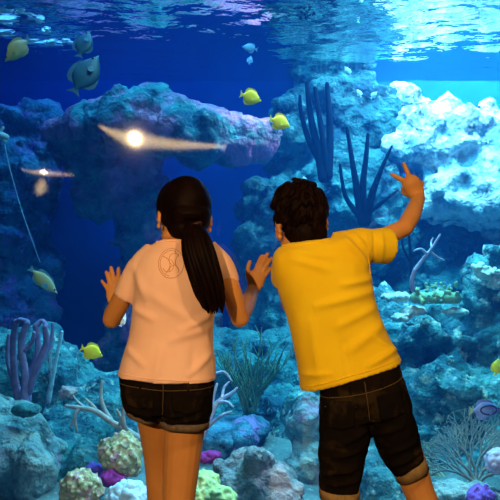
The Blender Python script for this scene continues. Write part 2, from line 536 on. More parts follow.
# purple tube coral on the pale boulder
branches('tube_coral', [([(20, 406, 4.2), (15, 380, 4.2), (13, 345, 4.2), (16, 322, 4.18)], 4.2, 3.0), ([(24, 406, 4.15), (25, 375, 4.15), (21, 345, 4.14), (27, 323, 4.12)], 4.5, 3.2),
                        ([(27, 402, 4.18), (31, 375, 4.2), (38, 350, 4.2), (36, 326, 4.2)], 4.0, 3.0), ([(29, 392, 4.16), (37, 365, 4.13), (46, 345, 4.12), (45, 327, 4.1)], 3.8, 2.8),
                        ([(31, 380, 4.2), (42, 360, 4.22), (51, 340, 4.24), (53, 324, 4.24)], 3.2, 1.6), ([(15, 385, 4.2), (8, 360, 4.25), (9, 335, 4.26)], 3.0, 2.2),
                        ([(25, 350, 4.14), (32, 342, 4.13), (34, 333, 4.12)], 2.5, 2.0), ([(36, 326, 4.2), (42, 321, 4.2), (47, 326, 4.17)], 2.6, 2.2), ([(16, 322, 4.18), (21, 320, 4.15), (27, 322, 4.12)], 2.6, 2.6)],
         'mauve', 'mauve tube coral with upright stems on the large pale boulder', wobble=.25)
branches('tube_coral', [([(48, 402, 4.6), (54, 370, 4.6), (62, 332, 4.6)], 3, 1.6), ([(52, 385, 4.6), (50, 355, 4.6), (54, 338, 4.6)], 2.4, 1.5)], 'frost', 'slim blue forked coral beside the mauve tube coral', wobble=.25)
knobbly('rosette_coral', [(69, 392, 4.35, 9, 6, .05), (63, 397, 4.35, 5, 4, .03)], 'pinkish', 'small dusty pink rosette coral near the mauve tube coral', .014, 2)
# staghorns
Ys = 3.95
branches('staghorn_coral', [([(150, 446, Ys), (132, 434, Ys), (113, 423, Ys - .02), (95, 411, Ys - .03), (80, 408, Ys - .03), (66, 406, Ys)], 4.2, 1.8), ([(113, 423, Ys), (106, 412, Ys + .03), (101, 398, Ys + .04), (102, 381, Ys + .05)], 2.8, 1.3),
                            ([(97, 412, Ys), (92, 405, Ys), (86, 399, Ys + .04)], 2.4, 1.3), ([(136, 438, Ys), (124, 426, Ys - .06), (124, 408, Ys - .07), (127, 396, Ys - .08)], 3.0, 1.3),
                            ([(118, 428, Ys), (121, 420, Ys - .04), (117, 410, Ys - .05)], 2.2, 1.2), ([(80, 408, Ys - .03), (75, 416, Ys - .04), (77, 432, Ys - .03)], 2.2, 1.3), ([(142, 442, Ys), (139, 425, Ys + .05), (143, 408, Ys + .06)], 2.8, 1.4),
                            ([(75, 418, Ys - .04), (70, 426, Ys - .04)], 1.6, 1.0), ([(86, 409, Ys), (78, 402, Ys + .05), (73, 396, Ys + .06)], 1.8, 1.0)],
         'bone', 'bone white staghorn coral spreading beside the shorts of the girl', wobble=.2)
branches('staghorn_coral', [([(203, 436, 4.0), (211, 416, 4.0), (218, 402, 4.0), (232, 393, 4.0), (237, 388, 4.0)], 3.2, 1.3), ([(211, 416, 4.0), (213, 398, 4.02), (217, 384, 4.03)], 2.6, 1.2), ([(218, 402, 4.0), (227, 402, 3.97), (233, 407, 3.96)], 2.0, 1.0),
                            ([(222, 398, 4.0), (224, 388, 4.03), (229, 382, 4.04)], 1.8, 1.0), ([(206, 428, 4.0), (221, 416, 3.95), (231, 412, 3.94)], 2.2, 1.1), ([(214, 374, 4.1), (224, 372, 4.1), (231, 380, 4.1)], 1.6, 1.0), ([(212, 400, 4.02), (208, 384, 4.08), (214, 374, 4.1)], 2.0, 1.5)],
         'lilac', 'lilac staghorn coral standing between the two children', wobble=.2)
# heads along the bottom
knobbly('coral_head', [(123, 455, 3.7, 20, 22, .09), (108, 450, 3.72, 9, 12, .05)], 'tan', 'rounded tan coral head beside the leg of the girl', .016, 3)
knobbly('coral_head', [(82, 489, 3.5, 21, 19, .085)], 'tan', 'low tan coral head in front of the dark teal stone', .016, 4)
knobbly('sponge', [(113, 479, 3.62, 13, 8, .04)], 'magenta', 'dark magenta sponge below the tan coral head', .012, 5, 'sponge')
knobbly('sponge', [(95, 470, 3.75, 8, 6, .03)], 'violet', 'small blue violet sponge between the two tan coral heads', .012, 6, 'sponge')
knobbly('coral_head', [(128, 497, 3.45, 20, 14, .07)], 'frost', 'pale blue coral with red flecks beside the shin of the girl', .014, 7)
knobbly('coral_head', [(204, 484, 3.55, 15, 14, .06), (220, 495, 3.5, 14, 10, .05), (198, 500, 3.5, 14, 14, .05)], 'lemon', 'yellow green coral head against the grey boulder', .015, 8)
knobbly('sponge', [(205, 458, 3.8, 9, 5, .04), (212, 455, 3.8, 9, 3.5, .03)], 'magenta', 'small magenta sponge above the yellow green coral', .009, 9, 'sponge')
knobbly('sponge', [(480, 496, 3.5, 13, 11, .05)], 'violet', 'violet sponge on the pale mound below the sea fan', .014, 10, 'sponge')
knobbly('coral_head', [(497, 462, 3.65, 11, 11, .05)], 'lilac', 'lavender coral head growing against the sea fan', .014, 11)
knobbly('plate_coral', [(488, 274, 4.9, 13, 6, .08), (497, 284, 4.9, 10, 5, .06), (480, 268, 4.9, 8, 4, .05)], 'ledge', 'bleached plate coral high on the sunlit slope', .016, 13)
knobbly('plate_coral', [(395, 297, 4.9, 16, 4, .08)], 'ledge', 'long pale plate coral beside the yellow shirt hem', .014, 14)
knobbly('plate_coral', [(413, 311, 4.85, 13, 5, .07), (402, 318, 4.8, 10, 3.5, .05)], 'ledge', 'stepped pale plate coral below the long pale plate', .014, 15)
knobbly('plate_coral', [(456, 312, 4.8, 12, 3.5, .07)], 'ledge', 'small pale plate coral under the leafy green coral', .012, 16)
# leafy coral: little upright leaves
rr = random.Random(21)
bm = bmesh.new()
for k in range(70):
    px, py = rr.uniform(414, 458), rr.uniform(280, 300)
    c = at(px, py + 3, 4.75 + rr.uniform(-.12, .1))
    ball(bm, c, (.014 * rr.uniform(.7, 1.4), .006, .016 * rr.uniform(.7, 1.3)), 2, Matrix.Rotation(rr.uniform(-1, 1), 3, 'Y') @ Matrix.Rotation(rr.uniform(-.8, .8), 3, 'Z'))
for k in range(9): ball(bm, at(416 + k * 5, 298, 4.78), (.035, .05, .035), 2)
tag(link('leafy_coral', fuse(bm, .008, 1), CM['leaf']), 'leafy green coral clump on the sunlit slope', 'coral')
branches('branching_coral', [([(415, 270, 4.6), (424, 258, 4.6), (432, 248, 4.6), (440, 235, 4.6)], 2.2, 1.1), ([(427, 254, 4.6), (421, 249, 4.58), (414, 251, 4.57)], 1.5, .9), ([(430, 251, 4.6), (437, 257, 4.63), (444, 260, 4.63)], 1.5, .9), ([(432, 248, 4.6), (431, 243, 4.64), (433, 238, 4.65)], 1.3, .8), ([(415, 270, 4.6), (412, 280, 4.62), (413, 290, 4.65)], 2.4, 2.6)],
         'lilac', 'thin lilac branching coral above the leafy green coral')
branches('branching_coral', [([(412, 292, 5.0), (411, 262, 5.0), (409, 236, 5.0)], 2.2, 1.2), ([(411, 262, 5.0), (404, 250, 5.0), (402, 240, 5.0)], 1.6, .9)], 'navy', 'dark thin upright coral stem below the raised arm')
# dark sponges on the teal column
branches('tube_sponge', [([(323, 178, 5.6), (318, 150, 5.6), (311, 118, 5.6), (307, 84, 5.6)], 5.1, 2.3), ([(326, 175, 5.6), (323, 140, 5.58), (318, 108, 5.57), (315, 88, 5.57)], 3.9, 1.9), ([(328, 176, 5.6), (330, 140, 5.62), (329, 110, 5.62), (327, 84, 5.62)], 4.7, 2.2), ([(318, 158, 5.6), (308, 138, 5.62), (301, 112, 5.64), (300, 96, 5.64)], 3.5, 1.6)],
         'navy', 'tall dark blue tube sponge cluster on the teal column', 'sponge')
branches('tube_sponge', [([(362, 222, 5.3), (357, 190, 5.3), (352, 160, 5.3), (347, 128, 5.3)], 4.7, 1.6), ([(364, 220, 5.3), (363, 185, 5.28), (366, 158, 5.27), (368, 134, 5.27)], 4.3, 1.6), ([(366, 222, 5.3), (372, 195, 5.28), (381, 170, 5.26), (392, 146, 5.25)], 5.1, 0.9), ([(358, 215, 5.3), (345, 195, 5.3), (340, 165, 5.3)], 3.1, 1.3), ([(366, 215, 5.3), (385, 200, 5.3), (398, 190, 5.3)], 2.8, 1.0)],
         'navy', 'dark blue forked sponge rising behind the head of the boy', 'sponge')
# feathery bush between the children
rr = random.Random(4)
paths = []
for k in range(46):
    a = rr.uniform(-.75, .75)
    L = rr.uniform(45, 88) * (1 - .3 * abs(a))
    x0, y0, Y0 = 250 + rr.uniform(-6, 6), 412, 4.75 + rr.uniform(-.05, .05)
    dy = rr.uniform(-.12, .12)
    pts = [(x0, y0, Y0), (x0 + L * .35 * a * .7, y0 - L * .38, Y0 + dy * .4), (x0 + L * .7 * a, y0 - L * .72, Y0 + dy * .8), (x0 + L * (a + rr.uniform(-.12, .12)), y0 - L, Y0 + dy)]
    paths.append((pts, 1.1, .5))
    for q in range(3):
        t = rr.uniform(.4, .9)
        bx, by = x0 + L * a * t, y0 - L * t
        paths.append(([(bx, by, Y0 + dy * t), (bx + rr.uniform(-7, 7), by - rr.uniform(6, 13), Y0 + dy * t + rr.uniform(-.03, .03))], .7, .4))
branches('bush_coral', paths, 'olive', 'feathery olive bush coral fanning out between the two children', n=5)
# sea fans: a flat net of fine twigs
def sea_fan(base, Y, spans, mat, label, seed, depth=6, r0=1.8, lean=.15):
    rr = random.Random(seed)
    bm = bmesh.new()
    tips = []
    def grow(p, a, L, r, lev):
        q = (p[0] + math.cos(a) * L, p[1] - math.sin(a) * L)
        Yp, Yq = [Y + lean * ((base[1] - t[1]) / 60) + .02 * math.sin(t[0] * .12) for t in (p, q)]
        tube(bm, [at(*p, Yp), at(*q, Yq)], [r * Y / F, r * .85 * Y / F], 5)
        tips.append((q, Yq))
        if lev <= 0: return
        for s in (-1, 1):
            grow(q, a + s * rr.uniform(.18, .42), L * rr.uniform(.78, .96), max(r * .78, .42), lev - 1)
    for a, L in spans: grow(base, a, L, r0, depth)
    for i, (p, Yp) in enumerate(tips):                      # cross links of the net
        near = sorted(tips, key=lambda t: (t[0][0] - p[0]) ** 2 + (t[0][1] - p[1]) ** 2)[1:4]
        for q, Yq in near:
            if math.hypot(q[0] - p[0], q[1] - p[1]) < 8: tube(bm, [at(*p, Yp), at(*q, Yq)], [.4 * Y / F] * 2, 4, cap_round=False)
    return tag(obj('sea_fan', bm, CM[mat]), label, 'sea fan')
sea_fan((476, 484), 3.85, [(2.5, 12), (2.05, 13), (1.6, 14), (1.15, 13), (.7, 12)], 'fan', 'wide round grey brown sea fan near the striped fish', 31, depth=6, r0=2.4)
sea_fan((446, 480), 4.15, [(2.55, 10), (2.25, 10), (2.85, 8)], 'straw', 'straw coloured sea fan beside the turned-up jeans', 32, depth=5, r0=2.2)
# ================================================================== fish, hose, lamps
FM = {
    'yellow': surf_mat('lemon yellow fish', (.80, .85, .03), (.66, .80, .04), 14, rough=.45, spec=.3),
    'yellow_fin': surf_mat('yellow fin', (.72, .80, .06), (.5, .66, .08), 30, rough=.5),
    'pale_yellow': surf_mat('pale yellow fish', (.62, .66, .22), (.45, .58, .40), 10, rough=.45),
    'aqua': surf_mat('aqua fin', (.18, .55, .66), (.1, .4, .6), 18, rough=.5),
    'blue': surf_mat('pale blue fish', (.16, .42, .68), (.1, .3, .55), 14, rough=.4),
    'grey': surf_mat('dusky teal fish', (.02, .08, .10), (.012, .05, .075), 12, rough=.5),
    'silver': surf_mat('silver white fish', (.72, .76, .78), (.5, .58, .64), 20, rough=.35),
    'striped': surf_mat('lilac surgeon fish', (.34, .40, .72), (.18, .22, .5), 10, rough=.45),
    'stripe': surf_mat('dark blue stripe', (.02, .03, .14), rough=.5),
    'eye': surf_mat('black fish eye', (.01, .01, .012), rough=.15, spec=.6),
}
def fish(px, py, Y, Lpx, heading, turn, body, fin, label, tall=.5, tail=None, name='fish', group=None, stripe=None, fat=.16, dorsal=True):
    """heading: direction of the nose in the picture plane (degrees, 0 towards +x, 90 up); turn: degrees the nose swings towards the back"""
    L = Lpx / F * Y
    root = empty(name, at(px, py, Y), label, 'fish', group)
    h = math.radians(heading)
    X = Vector((math.cos(h), 0, math.sin(h)))
    Z = Vector((-math.sin(h), 0, math.cos(h)))
    if math.cos(h) < 0: Z = -Z
    rot = Matrix.Rotation(math.radians(turn) * (1 if math.cos(h) >= 0 else -1), 3, Z)
    X = rot @ X
    Yv = Z.cross(X)
    M = Matrix((X, Yv, Z)).transposed().to_4x4()
    T = lambda x, y, z: M @ Vector((x * L, y * L, z * L))
    H = tall / 2
    prof = [(.50, .01, .01, -.02), (.46, .10, .28, -.02), (.38, .30, .55, -.01), (.25, .70, .85, 0), (.08, .98, 1, 0), (-.08, 1.0, .95, 0), (-.2, .80, .75, 0), (-.3, .42, .45, 0), (-.36, .20, .25, 0), (-.40, .16, .12, 0)]
    bm = bmesh.new()
    rs = []
    for x, hh, ww, z in prof:
        rs.append([T(x, math.sin(2 * PI * k / 16) * ww * fat / 2, z * tall + math.cos(2 * PI * k / 16) * hh * H) for k in range(16)])
    loft(bm, denser(rs, 2))
    b = obj('body', bm, FM[body], root)
    def blade(name, pts, th=.012, parent=root, m=fin):
        bm = bmesh.new()
        f = [bm.verts.new(T(x, th / 2, z)) for x, z in pts]
        g = [bm.verts.new(T(x, -th / 2, z)) for x, z in pts]
        bm.faces.new(f); bm.faces.new(g[::-1])
        for i in range(len(pts)):
            j = (i + 1) % len(pts)
            bm.faces.new((f[j], f[i], g[i], g[j]))
        return obj(name, bm, FM[m], parent, smooth=False)
    t_ = H * .95
    blade('tail_fin', [(-.37, .035), (-.44, t_ * .35), (-.52, t_ * .62), (-.485, t_ * .15), (-.48, 0), (-.485, -t_ * .15), (-.52, -t_ * .62), (-.44, -t_ * .35), (-.37, -.035)], m=tail or fin)
    if dorsal:
        blade('dorsal_fin', [(.24, H * .66), (.2, H * .98), (.08, H * 1.22), (-.08, H * 1.28), (-.22, H * 1.2), (-.30, H * .85), (-.31, H * .38), (-.2, H * .7), (-.05, H * .9), (.1, H * .88)])
        blade('anal_fin', [(.08, -H * .9), (-.05, -H * 1.15), (-.2, -H * 1.18), (-.29, -H * .85), (-.31, -H * .38), (-.2, -H * .7), (-.05, -H * .9)])
    for s in (-1, 1):
        bm = bmesh.new()
        ball(bm, T(.36, s * fat * .27, H * .16), L * .026, 2)
        obj('eye', bm, FM['eye'], root)
        bm = bmesh.new()
        pts = [(.2, -.05), (.1, .02), (.03, -.03), (.02, -.10), (.1, -.12)]
        f = [bm.verts.new(T(x, s * (fat * .46 + (.2 - x) * .35), z)) for x, z in pts]
        g = [bm.verts.new(T(x, s * (fat * .46 + (.2 - x) * .35 + .012), z)) for x, z in pts]
        bm.faces.new(f); bm.faces.new(g[::-1])
        for i in range(5):
            j = (i + 1) % 5
            bm.faces.new((f[j], f[i], g[i], g[j]))
        obj('pectoral_fin', bm, FM[fin], root, smooth=False)
        if stripe:
            bm = bmesh.new()
            loop = [T(.05 + .24 * math.cos(2 * PI * k / 24), s * (fat * .49 - .06 * math.cos(2 * PI * k / 24) ** 2 * fat * 2), H * (.05 + .55 * math.sin(2 * PI * k / 24))) for k in range(24)]
            tube(bm, loop + loop[:2], [L * .022] * 26, 6, cap_round=False)
            obj('stripe', bm, FM[stripe], root)
    return root

fish(251, 97.5, 3.5, 23, -15, 15, 'yellow', 'yellow_fin', 'bright yellow fish, upper one of the pair above the boy', tall=.62, group='yellow tangs')
fish(280, 122.5, 3.45, 23, -18, 15, 'yellow', 'yellow_fin', 'bright yellow fish, lower one of the pair above the boy', tall=.62, group='yellow tangs')
fish(92, 352, 3.5, 24, -24, 15, 'yellow', 'yellow_fin', 'bright yellow fish swimming beside the peach shirt', tall=.60, group='yellow tangs')
fish(17, 50, 3.9, 36, 217, 15, 'pale_yellow', 'pale_yellow', 'pale yellow fish near the water surface above the hose', tall=.46, tail='aqua', group='yellow tangs')
fish(497, 367, 3.7, 18, 75, 10, 'yellow', 'yellow_fin', 'yellow fish cut off by the frame above the striped fish', tall=.55, group='yellow tangs')
fish(44, 281, 3.8, 38, -45, 12, 'pale_yellow', 'aqua', 'slender green yellow fish with forked blue tail diving past the rock', tall=.34, tail='aqua', fat=.14)
fish(86, 74, 4.4, 50, 62, 20, 'grey', 'grey', 'large dusky teal fish rising beneath its modelled mirror image', tall=.52)
fish(84, 44, 4.7, 34, 75, 25, 'grey', 'grey', 'dim copy of the dusky fish imitating its mirror image', tall=.5)  # second fish stands in for a reflection in the water surface
fish(249.5, 48, 4.6, 17, 165, 15, 'blue', 'blue', 'pale blue oval fish above the yellow pair', tall=.48)
fish(250, 60, 4.8, 10, 80, 20, 'blue', 'blue', 'tiny blue fish just below the pale blue oval fish', tall=.5)
fish(486, 410, 3.8, 36, 0, 12, 'striped', 'striped', 'lilac striped fish with yellow tail above the sea fan', tall=.46, tail='pale_yellow', stripe='stripe')
wg = 'small silver fish over the teal column'
fish(359, 17, 5.0, 13, 80, 20, 'silver', 'silver', 'small silver fish highest of those above the boy', tall=.42, group=wg)
fish(347.5, 71, 5.0, 13, 115, 20, 'silver', 'silver', 'small silver fish above the forked dark sponge, pointing up', tall=.42, group=wg)
fish(359, 93, 5.0, 11, 110, 30, 'silver', 'silver', 'small silver fish directly over the tip of the forked sponge', tall=.42, group=wg)
fish(374, 95, 5.0, 11, 50, 20, 'silver', 'silver', 'small silver fish next to the white rock wall', tall=.42, group=wg)
fish(304.5, 180, 4.6, 9, 100, 20, 'silver', 'silver', 'tiny silver fish right above the head of the boy', tall=.5, group=wg)
fish(123, 320, 3.3, 14, 70, 20, 'silver', 'silver', 'small silver fish under the bent elbow of the girl', tall=.42, group=wg)

# thin hose hanging from a pale fitting
hose_mat = surf_mat('pale blue hose', (.35, .5, .62), rough=.5)
fit_mat = surf_mat('pale fitting', (.6, .62, .6), (.42, .5, .52), 20, rough=.6)
root = empty('air_hose', at(2, 134, 4.9), 'thin pale blue hose slanting down from its pale fitting', 'hose')
bm = bmesh.new()
P = spline([at(4, 140, 4.9), at(9, 165, 4.9), at(20, 205, 4.9), at(33, 243, 4.9), at(40, 262, 5.0)], None, 8)
tube(bm, P, [.0028] * len(P), 8)
place(root, obj('hose', bm, hose_mat))
bm = bmesh.new()
tube(bm, [at(-10, 137, 4.9), at(-2, 135, 4.9), at(6, 137, 4.88)], [.018, .027, .018], 12)
ball(bm, at(5, 141, 4.88), .013, 2)
tube(bm, [at(1, 131, 4.9), at(3, 128, 4.9)], [.012, .009], 10)
place(root, obj('fitting', bm, fit_mat))
for c in root.children: c.parent = root

# flat white streaks that imitate light on the ripples
rr = random.Random(9)
streak_mat = surf_mat('painted ripple light', (.85, .88, .9), rough=.9)
bm = bmesh.new()
for (px, py, Y, w) in ((6, 3, 4.75, 12), (10, 17, 5.0, 16), (7, 27, 5.25, 12), (21, 5, 4.75, 8), (30, 9.5, 4.85, 6), (37, 14, 4.95, 9), (46, 24, 5.2, 6), (30, 35, 5.45, 22), (52, 36, 5.5, 12), (66, 34, 5.45, 7), (-6, 10, 4.9, 14)):
    p = at(px, py, Y)
    for k in range(7):
        ball(bm, (p.x + rr.uniform(-.5, .5) * w / F * Y, Y + rr.uniform(-.05, .05), WATER_Z - .006), (w / F * Y * rr.uniform(.25, .6), rr.uniform(.008, .022), .004), 2)
tag(obj('ripple_light', bm, streak_mat), 'white streaks imitating light on the ripples over the cave', 'light streak', kind='stuff')

# warm lamps that hang in the gallery; the pane mirrors them
def glow(name, c, s, soft=0.0):
    m, nt, N, L = new_mat(name)
    out = N.new('ShaderNodeOutputMaterial'); e = N.new('ShaderNodeEmission')
    e.inputs[0].default_value = rgba(c); e.inputs[1].default_value = s
    if soft:
        t_ = N.new('ShaderNodeBsdfTransparent'); a = N.new('ShaderNodeAddShader')
        L.new(t_.outputs[0], a.inputs[0]); L.new(e.outputs[0], a.inputs[1]); L.new(a.outputs[0], out.inputs['Surface'])
    else: L.new(e.outputs[0], out.inputs['Surface'])
    return m
bulb_mat, glare_mat, halo_mat = glow('lamp bulb', (1, .84, .55), 90), glow('strong lamp glare', (1, .72, .32), 4.0, 1), glow('faint lamp glare', (1, .70, .30), 1.15, 1)  # the two soft glows imitate glare round the bulbs
metal = surf_mat('black lamp metal', (.02, .02, .02), rough=.5)
def mirrored(px, py, Yv):
    p = at(px, py, Yv)
    p.y = 2 * (GLASS_Y + .004) - Yv
    return p
def lamp(pts_list, bulbs, label, hang, Yv):
    root = empty('pendant_lamp', mirrored(*hang, Yv), label, 'lamp', 'pendant lamps of the gallery')
    for (pts, rad, m, nm) in pts_list:
        bm = bmesh.new()
        P, R = spline([mirrored(*p, Yv) for p in pts], [r * Yv / F for r in rad], 5)
        tube(bm, P, R, 12, flat=.6)
        place(root, obj(nm, bm, m, root))
    for (px, py, rx, ry) in bulbs:
        bm = bmesh.new()
        ball(bm, mirrored(px, py, Yv), (rx * Yv / F, .03, ry * Yv / F), 3)
        place(root, obj('bulb', bm, bulb_mat, root))
    bm = bmesh.new()
    p = mirrored(*hang, Yv)
    tube(bm, [p + Vector((0, -.03, .02)), Vector((p.x, p.y - .03, 2.9))], [.006, .006], 8)
    tube(bm, [Vector((p.x, p.y - .03, 2.885)), Vector((p.x, p.y - .03, 2.9))], [.05, .05], 16, cap_round=False)
    place(root, obj('stem', bm, metal, root))
def shells(pts, rad, n=6):  # nested glowing shells, added to shape the streak of glare
    return [(pts, [max(.3, r * (k + .6) / n * 1.35) for r in rad], halo_mat, 'glare_shell' if k == n - 1 else 'inner_glare') for k in range(n)]
lamp(shells([(98, 125), (110, 131), (124, 136.5), (136, 138.8), (155, 141.5), (180, 144), (226, 146)], [.6, 3.4, 6.2, 8.5, 6.0, 4.6, .6]),
     [(135, 138.5, 5.0, 2.2)], 'warm pendant lamp with an added streak of glare, mirrored over the jutting rock', (135, 133), 8.0)
lamp(shells([(20, 169), (32, 171.5), (42, 172), (55, 173.5), (72, 174)], [.4, 1.6, 3.2, 1.8, .4], 4) + shells([(41.5, 178), (40.5, 184), (39, 189), (37, 195)], [.6, 4.6, 5, .8], 5),
     [(42, 171.5, 2.4, 1.4)], 'warm pendant lamp with added shells of glare, mirrored beside the hose', (42, 168), 8.4)
# ================================================================== the two children
from mathutils.bvhtree import BVHTree
def skin_mat(name, a, b):
    return surf_mat(name, a, b, 9, .4, .65, rough=.5, spec=.35, sss=.06, bump=.05, bump_scale=220, bump_dist=.002)
skin_girl = skin_mat('warm tan skin', (.70, .30, .085), (.64, .26, .07))
skin_boy = skin_mat('warm light skin', (.74, .32, .095), (.68, .28, .075))
hair_black = surf_mat('black brown hair', (.004, .0014, .001), (.009, .003, .002), 30, rough=.55, spec=.06, stretch=(1, 1, .2), bump=.35, bump_scale=160, bump_dist=.003)
hair_brown = surf_mat('dark brown hair', (.004, .0014, .001), (.010, .003, .002), 30, rough=.6, spec=.05, bump=.35, bump_scale=140, bump_dist=.003)
peach = surf_mat('peach cotton jersey', (.95, .58, .42), (.93, .54, .37), 6, rough=.9, spec=.1, sheen=.15, bump=.12, bump_scale=500, bump_dist=.001)
peach_print = surf_mat('brown shirt print', (.62, .27, .12), rough=.9, spec=.1)
yellow = surf_mat('golden yellow cotton jersey', (.90, .60, .012), (.87, .54, .009), 6, rough=.9, spec=.1, sheen=.1, bump=.12, bump_scale=500, bump_dist=.001)
denim = surf_mat('near black denim', (.006, .004, .0035), (.010, .006, .004), 14, .45, .75, patches=[((.04, .024, .010), 24, .54, .8, 3)], rough=.95, spec=.05,  # brown patches: wear together with painted crease highlights
                 bump=.3, bump_scale=350, bump_dist=.001, stretch=(1.6, 1, .7))
denim_worn_lit = surf_mat('worn and highlighted denim', (.006, .004, .003), (.011, .0065, .0035), 9, .45, .7, patches=[((.065, .038, .012), 11, .52, .80, 6)], rough=.95, spec=.05,  # brown patches mix worn cloth and highlights painted into the colour
                      bump=.3, bump_scale=350, bump_dist=.001)
cuff_grey = surf_mat('grey denim turn-up', (.16, .11, .075), (.10, .07, .05), 60, rough=.9, spec=.1, bump=.3, bump_scale=300, bump_dist=.001)
cuff_tan = surf_mat('tan denim turn-up', (.30, .19, .075), (.22, .13, .06), 60, rough=.9, spec=.1, bump=.3, bump_scale=300, bump_dist=.001)
thread = surf_mat('ochre stitching', (.10, .055, .02), rough=.8)
band_mat = surf_mat('dark hair band', (.05, .015, .012), rough=.6)
eye_white = surf_mat('eye white', (.8, .78, .74), rough=.2, spec=.5)
iris_mat = surf_mat('brown iris', (.04, .018, .008), rough=.15, spec=.5)
shoe_white = surf_mat('white canvas shoe', (.7, .68, .65), (.6, .58, .55), 30, rough=.8)
sole_mat = surf_mat('rubber sole', (.55, .5, .45), rough=.7)
lip_mat = surf_mat('lips', (.45, .16, .11), rough=.45)

def oval(Lp, Rp, Y, db, df=None, n=44, e=2.5, drop=0.0, grow=0.0, shift=0.0):
    """a body cross-section between two side points seen at (px, py); db / df: depth to the back and to the front"""
    df = db if df is None else df
    a, b = at(*Lp, Y + shift), at(*Rp, Y)
    a.y = Y - shift; b.y = Y + shift
    c, u = (a + b) / 2, (b - a) / 2
    u = u * ((u.length + grow) / u.length)
    out = []
    for k in range(n):
        t = 2 * PI * k / n
        ct, st = math.cos(t), math.sin(t)
        x = math.copysign(abs(ct) ** (2 / e), ct); y = math.copysign(abs(st) ** (2 / e), st)
        d = (df if y > 0 else db) + grow
        out.append(c + u * x + Vector((0, y * d, -drop * max(y, 0))))
    return out

def rings(spec, grow=0.0, n=44):
    return [oval(s[0], s[1], s[2], s[3], s[4] if len(s) > 4 else None, n=n, drop=s[5] if len(s) > 5 else 0, grow=grow) for s in spec]

def limb(bm, joints, radii, sub=5, n=14, flat=1.0, side=None):
    pts, rad = spline([at(*j) for j in joints], radii, sub)
    tube(bm, pts, rad, n, flat=flat, side=side)

def head_shape(bm, M):
    def b(c, r): ball(bm, (0, 0, 0), 1, 3, M @ Matrix.Translation(c) @ Matrix.Diagonal((*r, 1)))
    b((0, -.004, .012), (.069, .084, .084))            # skull
    b((0, .026, -.038), (.055, .055, .062))            # face
    b((0, .058, -.082), (.026, .024, .02))             # chin
    for s in (-1, 1):
        b((s * .032, .055, -.04), (.026, .026, .026))  # cheek
        b((s * .028, .076, .014), (.022, .01, .008))   # brow
        b((s * .047, .012, -.07), (.014, .03, .02))    # jaw
    tube(bm, [M @ Vector(p) for p in ((0, .079, .004), (0, .088, -.012), (0, .097, -.026))], [.007, .009, .011], 10)
    for s in (-1, 1): b((s * .010, .088, -.029), (.007, .008, .006))
    for s in (-1, 1):                                  # ear: a dished rim with a lobe
        R = Matrix.Rotation(s * .45, 4, 'Z')
        for (y, z, r) in ((-.004, .006, .009), (-.013, .0, .008), (-.014, -.014, .008), (-.006, -.03, .008), (.004, -.008, .008)):
            ball(bm, (0, 0, 0), 1, 2, M @ Matrix.Translation((s * .074, -.004 + y, -.018 + z)) @ R @ Matrix.Diagonal((.007, r, r * 1.15, 1)))

def face_parts(M, parent, brow_mat):
    for s in (-1, 1):
        bm = bmesh.new()
        ball(bm, (0, 0, 0), 1, 3, M @ Matrix.Translation((s * .029, .0715, -.004)) @ Matrix.Diagonal((.0125, .0115, .0072, 1)))
        e = obj('eye', bm, eye_white, parent)
        bm = bmesh.new()
        ball(bm, (0, 0, 0), 1, 3, M @ Matrix.Translation((s * .029, .0815, -.004)) @ Matrix.Diagonal((.0062, .0035, .0064, 1)))
        obj('iris', bm, iris_mat, e)
        bm = bmesh.new()
        tube(bm, [M @ Vector(p) for p in ((s * .014, .089, .015), (s * .029, .086, .020), (s * .044, .073, .016))], [.002, .0026, .0015], 8)
        obj('eyebrow', bm, brow_mat, parent)
    bm = bmesh.new()
    for z, r in ((-.056, .0042), (-.0635, .0052)):
        tube(bm, [M @ Vector(p) for p in ((-.021, .074, -.0585), (-.008, .083, z), (0, .0835, z - .001), (.008, .083, z), (.021, .074, -.0585))], [.002, r, r, r, .002], 8)
    obj('lips', bm, lip_mat, parent)

def foot(bm, heel, yaw, L=.19):
    """a foot standing on the floor; the heel is at heel = (x, y)"""
    d = Vector((math.sin(yaw), math.cos(yaw), 0))
    h = Vector((heel[0], heel[1], 0))
    pts = [h + Vector((0, 0, .042)), h + d * .06 + Vector((0, 0, .044)), h + d * .12 + Vector((0, 0, .034)), h + d * (L - .03) + Vector((0, 0, .026))]
    tube(bm, pts, [.030, .034, .037, .026], 14)

